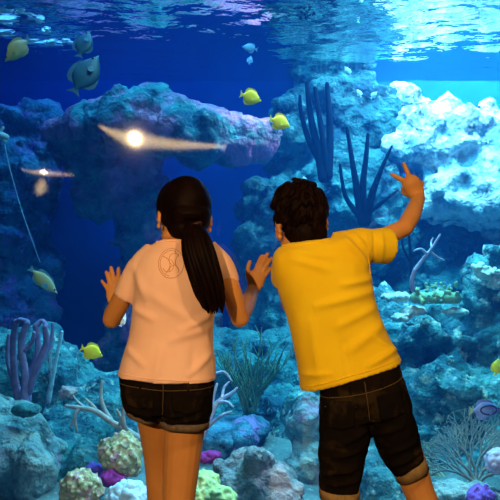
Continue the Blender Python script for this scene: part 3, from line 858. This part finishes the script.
def shoe(heel, yaw, parent, L=.19):
    d = Vector((math.sin(yaw), math.cos(yaw), 0)); s = Vector((d.y, -d.x, 0))
    h = Vector((heel[0], heel[1], 0))
    def ring(t, w, z0, z1, k=20):
        c = h + d * t
        return [c + s * (w * math.copysign(abs(math.cos(2 * PI * i / k)) ** .7, math.cos(2 * PI * i / k))) + Vector((0, 0, (z0 + z1) / 2 + (z1 - z0) / 2 * math.copysign(abs(math.sin(2 * PI * i / k)) ** .7, math.sin(2 * PI * i / k)))) for i in range(k)]
    bm = bmesh.new()
    loft(bm, [ring(-.040, .014, .02, .085), ring(-.034, .032, .014, .10), ring(0, .040, .014, .105), ring(.05, .043, .014, .092),
              ring(.10, .046, .014, .076), ring(.145, .043, .014, .064), ring(L - .012, .026, .014, .052), ring(L + .002, .010, .018, .036)])
    o = obj('shoe', bm, shoe_white, parent)
    bm = bmesh.new()
    loft(bm, [ring(-.046, .014, 0, .018), ring(-.038, .036, 0, .02), ring(0, .043, 0, .02), ring(.10, .050, 0, .02), ring(.15, .046, 0, .02), ring(L, .027, 0, .02), ring(L + .008, .012, 0, .018)])
    obj('sole', bm, sole_mat, o)
    bm = bmesh.new()
    for k in range(4):
        t = .055 + k * .02
        z = .088 - k * .0085
        tube(bm, [h + d * t + s * -.026 + Vector((0, 0, z - .003)), h + d * (t + .008) + Vector((0, 0, z + .006)), h + d * t + s * .026 + Vector((0, 0, z - .003))], [.003] * 3, 6)
    obj('laces', bm, eye_white, o)

def fold(me, folds, Y, noise_amp=.0025, noise_scale=(9, 9, 5), seed=0):
    """cloth folds: ((px, py), (px, py), width m, height m) on the back of the cloth, and a soft unevenness everywhere"""
    co, no = coords(me), normals(me)
    d = np.zeros(len(co))
    for (p, q, w, h) in folds:
        a, b = at(*p, Y), at(*q, Y)
        ax, bx = np.array([a.x, a.z]), np.array([b.x, b.z])
        v = co[:, [0, 2]] - ax
        ab = bx - ax
        t = np.clip((v @ ab) / (ab @ ab), 0, 1)
        dist = np.linalg.norm(v - t[:, None] * ab, axis=1)
        fade = np.sin(np.clip(.12 + t * .88, 0, 1) * PI) ** .5
        d += 1.4 * h * np.exp(-(dist / w) ** 2) * fade * np.clip(-no[:, 1] * 1.6, 0, 1)
    for i in range(len(co)):
        d[i] += noise_amp * mn.fractal(Vector((co[i][0] * noise_scale[0], co[i][1] * noise_scale[1], co[i][2] * noise_scale[2])) + Vector((seed, seed, 0)), 1, 2, 3)
    set_coords(me, co + no * d[:, None])

def bvh(me):
    return BVHTree.FromPolygons([v.co for v in me.vertices], [p.vertices[:] for p in me.polygons])

def on_back(tree, p, off=.002):
    hit = tree.ray_cast(Vector((p.x, 1.9, p.z)), Vector((0, 1, 0)))
    if hit[0] is None: return None
    return hit[0] + hit[1] * (off if hit[1].y < 0 else -off)

def stitched(name, tree, lines, r, mat, parent, Y=2.42, off=.001):
    """thin raised lines that lie on the cloth; lines in (px, py)"""
    bm = bmesh.new()
    for ln in lines:
        pts = [on_back(tree, p, off) for p in spline([at(*q, Y) for q in ln], None, 6)]
        pts = [p for p in pts if p is not None]
        if len(pts) > 1: tube(bm, pts, [r] * len(pts), 6)
    return obj(name, bm, mat, parent)

def patch(name, tree, quad, mat, parent, Y=2.42, off=.0025, n=10, tipdrop=.25):
    """a sewn patch (px corners: tl, tr, br, bl) that follows the cloth, with a pointed lower edge"""
    tl, tr, br, bl = [at(*q, Y) for q in quad]
    bm = bmesh.new()
    top, low = {}, {}
    for i in range(n + 1):
        for j in range(n + 1):
            u, v = i / n, j / n
            p = (tl * (1 - u) + tr * u) * (1 - v) + (bl * (1 - u) + br * u) * v
            p.z -= tipdrop * .03 * (1 - abs(2 * u - 1)) * v
            h = on_back(tree, p, off)
            if h is None: h = p
            top[i, j] = bm.verts.new(h)
            low[i, j] = bm.verts.new(h + Vector((0, .004, 0)))
    for i in range(n):
        for j in range(n):
            bm.faces.new((top[i, j], top[i + 1, j], top[i + 1, j + 1], top[i, j + 1]))
    edge = [(i, 0) for i in range(n)] + [(n, j) for j in range(n)] + [(i, n) for i in range(n, 0, -1)] + [(0, j) for j in range(n, 0, -1)]
    for a, b in zip(edge, edge[1:] + edge[:1]):
        bm.faces.new((top[a], top[b], low[b], low[a]))
    return obj(name, bm, mat, parent)

def strand_lock(bm, path, r0, r1, n=7):
    P, R = spline(path, [r0 * .7] + [r0] * (len(path) - 2) + [r1], 4)
    tube(bm, P, R, n)

# ------------------------------------------------------------------ the girl
YG = 2.45
g_torso = [((163, 239), (202, 239), YG + .01, .052, .05, .025), ((150, 246), (214, 245), YG + .01, .066, .06), ((141, 256), (222, 254), YG, .082, .07),
           ((135, 270), (224, 268), YG, .095, .08), ((134, 288), (220, 286), YG, .100, .085), ((133, 308), (215, 308), YG, .096, .085),
           ((129, 335), (213, 336), YG, .094, .085), ((123, 360), (215, 362), YG, .108, .09), ((118.5, 375), (216.5, 380), YG, .116, .095)]
bm = bmesh.new()
loft(bm, denser(rings(g_torso[1:], -.014)))
loft(bm, denser(rings([((122, 370), (213, 375), YG, .10, .08), ((123, 390), (212, 394), YG, .11, .08), ((128, 405), (208, 412), YG, .10, .08)], -.012)))
limb(bm, [(185, 258, YG), (184, 240, YG + .02), (185, 224, YG + .04)], [.047, .040, .040])
HG = Matrix.Translation(at(184.5, 212, YG + .045)) @ Matrix.Rotation(math.radians(15), 4, 'Z') @ Matrix.Rotation(math.radians(-6), 4, 'X') @ Matrix.Rotation(math.radians(4), 4, 'Y')
head_shape(bm, HG)
# arms
GP = GLASS_Y - .012
limb(bm, [(146, 262, YG), (128, 288, YG + .02), (113, 317, YG + .07), (112, 319, YG + .085)], [.036, .031, .027, .026])
limb(bm, [(112, 319, YG + .075), (113, 313, YG + .18), (115.5, 305, GP - .045)], [.0275, .027, .021])
limb(bm, [(218, 262, YG), (230, 288, YG + .01), (239, 316, YG + .05), (240, 318, YG + .06)], [.036, .030, .027, .027])
limb(bm, [(239.5, 317, YG + .055), (246, 306, YG + .16), (252.5, 291, GP - .045)], [.027, .0265, .020])
def palm(bm, w, k, Y0, Y1, r0=.020, r1=.028, flat=.5):
    pts, rad = spline([at(*w, Y0), at((w[0] * .5 + k[0] * .5), (w[1] * .5 + k[1] * .5), (Y0 + Y1) / 2 + .004), at(*k, Y1)], [r0, r1, r1 * .95], 4)
    tube(bm, pts, rad, 14, flat=flat, side=(1, 0, 0))
def finger(bm, pts, r=.0078):
    P, R = spline([at(*p) for p in pts], [r * 1.08, r, r * .92, r * .78][-len(pts):], 4)
    tube(bm, P, R, 10)
palm(bm, (115.5, 304), (114, 288), GP - .035, GP - .010)
finger(bm, [(109, 292, GP - .010), (106.5, 287.5, GP - .012), (104, 284, GP - .006), (101.8, 281, GP)], .0066)
finger(bm, [(111.5, 289, GP - .010), (109.5, 282, GP - .013), (107.8, 276.5, GP - .007), (106.2, 272, GP)])
finger(bm, [(115, 288, GP - .010), (113.6, 280, GP - .013), (112.2, 273, GP - .007), (111, 267.5, GP)], .0080)
finger(bm, [(119, 289, GP - .010), (119, 280.5, GP - .013), (118.7, 274, GP - .007), (118.3, 268.5, GP)])
finger(bm, [(119.5, 300, GP - .022), (124.5, 293, GP - .014), (128, 287, GP - .006), (130, 283, GP)], .0082)
palm(bm, (252.5, 291), (258.5, 275), GP - .035, GP - .010)
finger(bm, [(254.5, 275, GP - .010), (257, 266.5, GP - .013), (259.5, 260.5, GP - .007), (261.8, 255.8, GP)])
finger(bm, [(257.5, 275, GP - .010), (261, 266, GP - .013), (264.5, 259.5, GP - .007), (267.5, 254, GP)], .0080)
finger(bm, [(260.5, 276, GP - .010), (264.5, 268.5, GP - .013), (268.3, 263, GP - .007), (271.6, 258.2, GP)])
finger(bm, [(262, 280, GP - .010), (266.3, 274, GP - .012), (270, 269.5, GP - .006), (273, 266, GP)], .0066)
finger(bm, [(250.5, 284, GP - .024), (247.8, 275.5, GP - .014), (248.2, 267.5, GP - .006), (250, 261.5, GP)], .0082)
# legs: thigh, knee, calf, foot
gr_h, gl_h = (.02 - .205, YG - .015), (.02 - .295, YG + .16)
def leg(bm, joints, radii, ankle):
    pts = [at(*j) for j in joints] + [Vector(a) for a in ankle]
    P, R = spline(pts, radii, 5)
    tube(bm, P, R, 16)
leg(bm, [(188, 396, YG), (185, 425, YG + .005), (181, 470, YG + .02), (177.5, 520, YG + .03)], [.066, .0585, .052, .043, .046, .029, .026], [(-.200, YG + .005, .25), (-.195, YG - .005, .10), (-.195, YG - .005, .05)])
leg(bm, [(150, 392, YG + .01), (155, 420, YG + .06), (160, 460, YG + .13), (162, 515, YG + .17)], [.060, .052, .048, .042, .044, .028, .026], [(-.27, YG + .16, .25), (-.275, YG + .15, .10), (-.275, YG + .15, .05)])
foot(bm, (-.195, YG - .012), .1)
foot(bm, (-.275, YG + .143), -.1, .17)
me = fuse(bm, .0036, 3)
girl = tag(link('person', me, skin_girl), 'girl in peach t-shirt and dark shorts pressing both palms to the tank glass', 'person', 'children at the aquarium window')
face_parts(HG, girl, hair_black)
shoe((-.195, YG - .012), .1, girl)
shoe((-.275, YG + .143), -.1, girl, .15)

# t-shirt
def sleeve(bm, axis, radii):
    P, R = spline([at(*j) for j in axis], radii, 4)
    tube(bm, P, R, 20, cap_round=False)
bm = bmesh.new()
loft(bm, denser(rings(g_torso)))
sleeve(bm, [(158, 257, YG), (140, 272, YG), (124.5, 298, YG + .015)], [.050, .044, .033])
sleeve(bm, [(205, 255, YG), (220, 266, YG), (229.5, 284, YG + .015)], [.050, .041, .0315])
me = fuse(bm, .005, 4)
fold(me, [((133, 306), (160, 318), .010, .004), ((214, 312), (180, 330), .011, .006), ((213, 325), (170, 338), .012, .005), ((150, 290), (205, 325), .016, .004),
          ((128, 345), (150, 362), .010, .004), ((214, 350), (190, 372), .010, .005), ((137, 268), (150, 300), .012, .004), ((213, 270), (205, 300), .012, .004),
          ((165, 345), (160, 376), .012, .004), ((195, 350), (196, 378), .012, -.003)], YG, .004, seed=3)
shirt = link('tee_shirt', me, peach, girl)
t = bvh(me)
cl = spline([on_back(t, at(x, y, YG), .0) or at(x, y, YG - .05) for x, y in ((160, 241.5), (172, 240.5), (186, 240.5), (200, 241.5))], None, 4)
stitched('collar', t, [[(157, 242.5), (170, 241.3), (186, 241.2), (203, 242.3)]], .0038, peach, shirt)
stitched('hem_seam', t, [[(121, 371.5), (150, 374), (185, 376.5), (214, 377.5)]], .0012, peach, shirt)
def circle(cx, cy, r, a0=0, a1=360, n=16):
    return [(cx + r * math.cos(math.radians(a0 + (a1 - a0) * k / n)), cy + r * 1.15 * math.sin(math.radians(a0 + (a1 - a0) * k / n))) for k in range(n + 1)]
stitched('printed_ring', t, [circle(173, 263, 12.5), circle(173, 263, 10.8, 100, 290), circle(176, 259, 5, 120, 330), circle(170, 265, 5.5, -60, 150), circle(176, 270, 4.5, 180, 380),
                             [(164, 256), (170, 259), (172, 266), (168, 273)], [(180, 254), (177, 262), (181, 270)]], .0011, peach_print, shirt, off=-.0002)

# denim shorts
bm = bmesh.new()
loft(bm, denser(rings([((120.5, 371), (214, 376), YG, .106, .088), ((120.5, 383), (214, 387), YG, .114, .09), ((123, 396), (213, 400), YG, .113, .09), ((128, 408), (210, 413), YG, .098, .085)])))
loft(bm, denser(rings([((121, 385), (168, 392), YG, .11, .09), ((123.5, 400), (166, 408), YG + .01, .112, .09), ((127.0, 408), (162, 419), YG + .02, .108, .085)])))
loft(bm, denser(rings([((160, 388), (213.5, 388), YG, .108, .09), ((158, 405), (212.5, 408), YG, .098, .09), ((159.5, 421), (208.5, 424), YG, .082, .085)])))
me = fuse(bm, .004, 3)
fold(me, [((166, 385), (166, 420), .006, -.008), ((170, 418), (205, 412), .006, .004), ((172, 412), (200, 402), .006, .003), ((130, 402), (158, 412), .006, .004), ((125, 392), (150, 386), .006, .003),
          ((205, 385), (212, 400), .006, .003)], YG, .003, (22, 22, 22), 5)
shorts = link('denim_shorts', me, denim, girl)
t = bvh(me)
for q in (((128, 383), (157, 386), (156, 403), (131, 400)), ((174, 387), (205, 388), (203, 407), (175, 406))):
    pk = patch('back_pocket', t, q, denim_worn_lit, shorts)
stitched('seam', t, [[(166, 380), (166, 395), (164, 416)], [(122, 382), (145, 384), (166, 386), (190, 386), (213, 386)]], .0012, thread, shorts)
stitched('belt_loop', t, [[(144, 377), (144, 384)]], .003, denim, shorts)
stitched('belt_loop', t, [[(190, 379), (190, 386)]], .003, denim, shorts)
for spec in ([((125.5, 403.5), (162, 414.5), YG + .02, .113, .088), ((127.5, 409.5), (161.5, 420.5), YG + .02, .111, .086)],
             [((158.8, 417.5), (210, 420), YG, .089, .088), ((159.5, 424.5), (209, 427), YG, .087, .086)]):
    a, b = rings(spec)
    a2, b2 = rings(spec, -.007)
    bm = bmesh.new()
    loft(bm, [a2, a, b, b2, a2], cap=False)
    me = bm_mesh(bm)
    link('turn_up', me, cuff_grey, shorts)

# hair: pulled-back cap of locks, band, pony tail
bm = bmesh.new()
def cap_pt(M, th, ph, r=(.0785, .091, .093), c=(0, -.010, .014)):
    """th: 0 at the crown to pi at the nape along ... spherical direction on the hair cap"""
    return M @ Vector((c[0] + r[0] * math.sin(th) * math.sin(ph), c[1] + r[1] * math.sin(th) * math.cos(ph), c[2] + r[2] * math.cos(th)))
ball(bm, (0, 0, 0), 1, 4, HG @ Matrix.Translation((0, -.012, .015)) @ Matrix.Diagonal((.0745, .086, .0885, 1)))
ball(bm, (0, 0, 0), 1, 3, HG @ Matrix.Translation((0, -.04, -.045)) @ Matrix.Diagonal((.056, .045, .048, 1)))
tie = at(192, 224, YG - .045)
tl = HG.inverted() @ tie
for k in range(64):
    a = 2 * PI * (k + .5) / 64
    # from the hairline ring round the face to the band at the back
    front = Vector((math.sin(a), 0, math.cos(a)))
    s0 = Vector((front.x * .070, .052 - .02 * abs(front.x) - max(-front.z, 0) * .085, .016 + front.z * .070 - max(-front.z, 0) * .0))
    d0 = (s0 - Vector((0, -.012, .012)))
    path = []
    for q in (0, .3, .6, .85, 1):
        v = (d0.normalized() * (1 - q) + (tl - Vector((0, -.012, .012))).normalized() * q)
        v.normalize()
        p = Vector((0, -.012, .015)) + Vector((v.x * .0775, v.y * .0895, v.z * .0915))
        if q == 1: p = tl
        path.append(HG @ p)
    strand_lock(bm, path, .0068, .005)
me = fuse(bm, .0035, 1)
hair = link('hair', me, hair_black, girl)
bm = bmesh.new()
R = (at(200, 240, YG - .05) - tie).normalized()
u = R.orthogonal().normalized(); v = R.cross(u)
loop = [tie + R * .008 + (u * math.cos(2 * PI * k / 24) + v * math.sin(2 * PI * k / 24)) * .022 for k in range(24)]
tube(bm, loop + loop[:2], [.0055] * 26, 8, cap_round=False)
obj('hair_band', bm, band_mat, hair)
bm = bmesh.new()
axis = [(192, 223, YG - .045), (195, 238, YG - .10), (199, 256, YG - .125), (205, 276, YG - .13), (211, 296, YG - .12), (214.5, 311, YG - .112)]
wid = [.014, .032, .040, .040, .037, .026]
for k in range(90):
    a, q = rnd.uniform(0, 2 * PI), math.sqrt(rnd.random())
    endf = rnd.uniform(.82, 1.03) if q > .4 else rnd.uniform(.9, 1.04)
    ph = rnd.uniform(-.5, .5)
    path = []
    for i, (px, py, Y) in enumerate(axis):
        f = i / 5
        x0, y0 = px, py
        c = at(192 + (px - 192) * endf, 223 + (py - 223) * endf, Y)
        aa = a + ph * f
        w = wid[i] * (1 if i < 5 else rnd.uniform(.8, 1.2))
        path.append(c + Vector((math.cos(aa) * q * w, math.sin(aa) * q * w * .6, 0)))
    strand_lock(bm, path, rnd.uniform(.0055, .009), .0015)
obj('pony_tail', bm, hair_black, hair)

# ------------------------------------------------------------------ the boy
YB = 2.45
b_torso = [((288, 243.5), (326, 238.5), YB + .01, .052, .05, .025), ((278, 249), (345, 234), YB + .01, .062, .058), ((273, 258), (361, 238), YB, .080, .07),
           ((273, 272), (369, 255), YB, .094, .08), ((279, 292), (371, 277), YB, .100, .085), ((286, 314), (374.5, 299), YB, .100, .085),
           ((292.5, 342), (383, 323), YB, .100, .085), ((297, 366), (393, 344), YB, .106, .09), ((300.5, 390), (401.5, 360), YB, .112, .095)]
bm = bmesh.new()
loft(bm, denser(rings(b_torso[1:-1], -.014)))
loft(bm, denser(rings([((318, 370), (397, 350), YB, .10, .08), ((320, 395), (400, 375), YB, .105, .08), ((322, 410), (404, 398), YB, .10, .08)], -.012)))
limb(bm, [(310, 256, YB), (306, 240, YB + .02), (302, 224, YB + .04)], [.047, .041, .041])
HB = Matrix.Translation(at(299, 216.5, YB + .045)) @ Matrix.Rotation(math.radians(20), 4, 'Z') @ Matrix.Rotation(math.radians(-4), 4, 'X') @ Matrix.Rotation(math.radians(-9), 4, 'Y')
head_shape(bm, HB)
HY = 2.70
limb(bm, [(352, 248, YB), (378, 240, YB + .03), (403, 228.5, YB + .08), (405, 227.5, YB + .085)], [.040, .029, .0265, .026])
limb(bm, [(404, 228, YB + .08), (412, 215, YB + .14), (418.5, 198.5, HY - .015)], [.0265, .0265, .0205])
limb(bm, [(290, 262, YB), (287, 283, YB + .06), (291, 305, YB + .14)], [.038, .031, .027])
limb(bm, [(291, 305, YB + .14), (294, 297, YB + .24), (297, 288, GP - .045)], [.0275, .026, .020])
palm(bm, (297, 288), (301, 270), GP - .035, GP - .010)
for b_, tp, r in (((297, 271), (295, 255), .0078), ((300, 270), (300, 251), .008), ((303.5, 271), (305.5, 254), .0078), ((306.5, 274), (310, 261), .0066)):
    finger(bm, [(*b_, GP - .010), ((b_[0] * .6 + tp[0] * .4), (b_[1] * .6 + tp[1] * .4), GP - .013), ((b_[0] * .3 + tp[0] * .7), (b_[1] * .3 + tp[1] * .7), GP - .007), (*tp, GP)], r)
finger(bm, [(294, 281, GP - .024), (290.5, 276, GP - .014), (289, 271, GP - .006), (289, 267, GP)], .0082)
# the raised hand: two fingers up, two curled under, thumb across the palm
pts, rad = spline([at(419, 198, HY - .012), at(415, 190.5, HY - .008), at(411.5, 184, HY - .012)], [.0205, .030, .031], 4)
tube(bm, pts, rad, 14, flat=.62, side=(.93, 0, .38))
finger(bm, [(405.5, 184, HY - .012), (401, 179.5, HY - .008), (396, 176.7, HY), (391.8, 174.3, HY + .006)], .0082)
finger(bm, [(410, 182, HY - .014), (408.3, 175, HY - .010), (406, 169, HY - .003), (403.8, 163.8, HY + .003)], .0084)
finger(bm, [(415, 183.5, HY - .012), (415.5, 179.5, HY + .004), (413.5, 183, HY + .026), (411.5, 189, HY + .020)], .0088)
finger(bm, [(420.5, 187, HY - .010), (422, 183, HY + .006), (418.5, 186.5, HY + .026), (416, 191, HY + .020)], .0082)
finger(bm, [(412, 196, HY), (404, 192, HY + .010), (404.5, 187.5, HY + .024), (410, 186.5, HY + .034)], .0098)
# legs
leg(bm, [(345, 395, YB), (343.5, 430, YB + .005), (340, 480, YB + .015), (339, 520, YB + .02)], [.066, .058, .050, .043, .045, .029, .026], [(.250, YB + .005, .24), (.250, YB - .005, .10), (.250, YB - .005, .05)])
leg(bm, [(380, 390, YB), (393, 425, YB + .005), (410, 466, YB + .012), (420, 494, YB + .015)], [.066, .058, .049, .043, .045, .029, .026], [(.545, YB + .005, .26), (.61, YB - .005, .10), (.622, YB - .005, .05)])
foot(bm, (.250, YB - .012), -.15)
foot(bm, (.622, YB - .012), .45)
me = fuse(bm, .0036, 3)
boy = tag(link('person', me, skin_boy), 'boy in yellow t-shirt and rolled jeans raising two fingers in front of the tank', 'person', 'children at the aquarium window')
face_parts(HB, boy, hair_brown)
shoe((.250, YB - .012), -.15, boy)
shoe((.622, YB - .012), .45, boy)

bm = bmesh.new()
loft(bm, denser(rings(b_torso)))
sleeve(bm, [(335, 250, YB), (358, 246, YB), (373, 246, YB + .01), (387.5, 246, YB + .03)], [.052, .052, .050, .053])
sleeve(bm, [(292, 262, YB), (286, 270, YB + .03), (283, 281, YB + .075)], [.050, .043, .035])
me = fuse(bm, .005, 4)
fold(me, [((340, 236), (368, 268), .009, .008), ((352, 234), (374, 262), .007, .006), ((373, 232), (374, 268), .006, -.006), ((380, 230), (381, 268), .006, .004),
          ((371, 278), (335, 284), .010, .006), ((372, 290), (310, 305), .012, .006), ((290, 258), (330, 270), .012, .005), ((286, 250), (335, 258), .010, .005),
          ((374, 305), (330, 325), .012, .005), ((380, 322), (340, 350), .014, .006), ((310, 320), (318, 380), .014, .004), ((395, 345), (360, 362), .010, .006),
          ((340, 340), (345, 374), .012, -.004), ((300, 372), (330, 368), .008, .004), ((371, 335), (398, 352), .008, .005)], YB, .0045, seed=11)
shirt = link('tee_shirt', me, yellow, boy)
t = bvh(me)
stitched('collar', t, [[(283, 246.2), (296, 245.2), (312, 243), (328, 239.8)]], .0042, yellow, shirt)
stitched('hem_seam', t, [[(303, 385.5), (330, 377), (365, 367), (399, 356)]], .0012, yellow, shirt)
stitched('shoulder_seam', t, [[(366, 232), (368, 245), (368, 262), (370, 274)]], .0013, yellow, shirt)

bm = bmesh.new()
loft(bm, denser(rings([((321, 372), (397, 352), YB, .100, .085), ((320, 388), (400, 366), YB, .106, .088), ((319.5, 405), (405, 386), YB, .108, .088), ((320, 422), (411, 412), YB, .100, .085)])))
loft(bm, denser(rings([((319.5, 395), (364, 400), YB, .100, .085), ((319.5, 425), (371, 428), YB, .094, .085), ((319, 455), (366, 455), YB + .008, .082, .08), ((320, 490), (358.5, 492), YB + .015, .068, .068)])))
loft(bm, denser(rings([((352, 395), (404, 378), YB, .100, .085), ((368, 424), (411.5, 408), YB, .090, .085), ((379, 452), (418.5, 438), YB + .008, .074, .075), ((394, 476), (424, 461), YB + .012, .064, .066)])))
me = fuse(bm, .0045, 3)
fold(me, [((322, 470), (356, 462), .008, .008), ((320, 455), (350, 468), .008, .006), ((325, 480), (357, 476), .007, .006), ((356, 445), (330, 452), .007, .005), ((388, 462), (420, 446), .007, .009),
          ((384, 450), (414, 436), .007, .005), ((395, 470), (422, 452), .006, .006), ((362, 425), (335, 440), .008, .005), ((372, 430), (400, 420), .008, .005), ((366, 400), (369, 432), .007, -.007)],
     YB, .004, (20, 20, 20), 9)
jeans = link('rolled_jeans', me, denim_worn_lit, boy)
t = bvh(me)
for q in (((325, 398), (352, 396), (352, 422), (327, 424)), ((372, 392), (397, 384), (402, 408), (377, 416))):
    patch('back_pocket', t, q, denim, jeans)
stitched('seam', t, [[(361, 378), (364, 400), (368, 428)], [(321, 396), (340, 393), (361, 389), (382, 383), (402, 376)], [(324, 404), (352, 402)]], .0013, thread, jeans)
for x, y in ((327, 386), (347, 382), (378, 375)):
    stitched('belt_loop', t, [[(x, y), (x + .6, y + 8)]], .0032, denim, jeans)
for spec in ([((318.8, 487), (359.5, 489), YB + .015, .072, .070), ((319.5, 497), (359, 499), YB + .015, .071, .070)],
             [((392, 472), (424, 455.5), YB + .012, .068, .068), ((397, 482), (428, 466), YB + .012, .068, .068)]):
    a, b = rings(spec)
    a2, b2 = rings(spec, -.010)
    bm = bmesh.new()
    loft(bm, [a2, a, b, b2, a2], cap=False)
    link('turn_up', bm_mesh(bm), cuff_tan, jeans)

# short tousled hair
bm = bmesh.new()
ball(bm, (0, 0, 0), 1, 4, HB @ Matrix.Translation((0, -.013, .015)) @ Matrix.Diagonal((.0725, .082, .084, 1)))
ball(bm, (0, 0, 0), 1, 3, HB @ Matrix.Translation((0, -.040, -.052)) @ Matrix.Diagonal((.058, .048, .062, 1)))
for k in range(330):
    v = Vector((rnd.gauss(0, 1), rnd.gauss(0, 1), rnd.gauss(0, 1))).normalized()
    if v.y > .45 - max(0, v.z) * .5 and v.z < .5: continue
    if v.z < -.25 and v.y > -.25: continue
    if v.z < -.93: continue
    swirl = Vector((v.y, -v.x, 0)) * .55 + Vector((0, 0, -1)) + Vector((rnd.uniform(-.5, .5), rnd.uniform(-.5, .5), rnd.uniform(-.2, .5)))
    tdir = (swirl - v * swirl.dot(v)).normalized()
    c0 = Vector((0, -.013, .016))
    sc = Vector((.0725, .082, .084)) if v.z > -.3 else Vector((.068, .086, .112))
    lift = rnd.uniform(.001, .007) * (1.2 if v.z > .2 else .5)
    path = []
    for q, up in ((0, -.006), (.014, .003), (.028, .004 + lift * .5), (.038, .003 + lift)):
        d = (v + tdir * (q / .085)).normalized()
        path.append(HB @ (c0 + Vector((d.x * sc.x, d.y * sc.y, d.z * sc.z)) + d * up))
    strand_lock(bm, path, rnd.uniform(.005, .008), .0018, 6)
me = fuse(bm, .003, 1)
link('hair', me, hair_brown, boy)
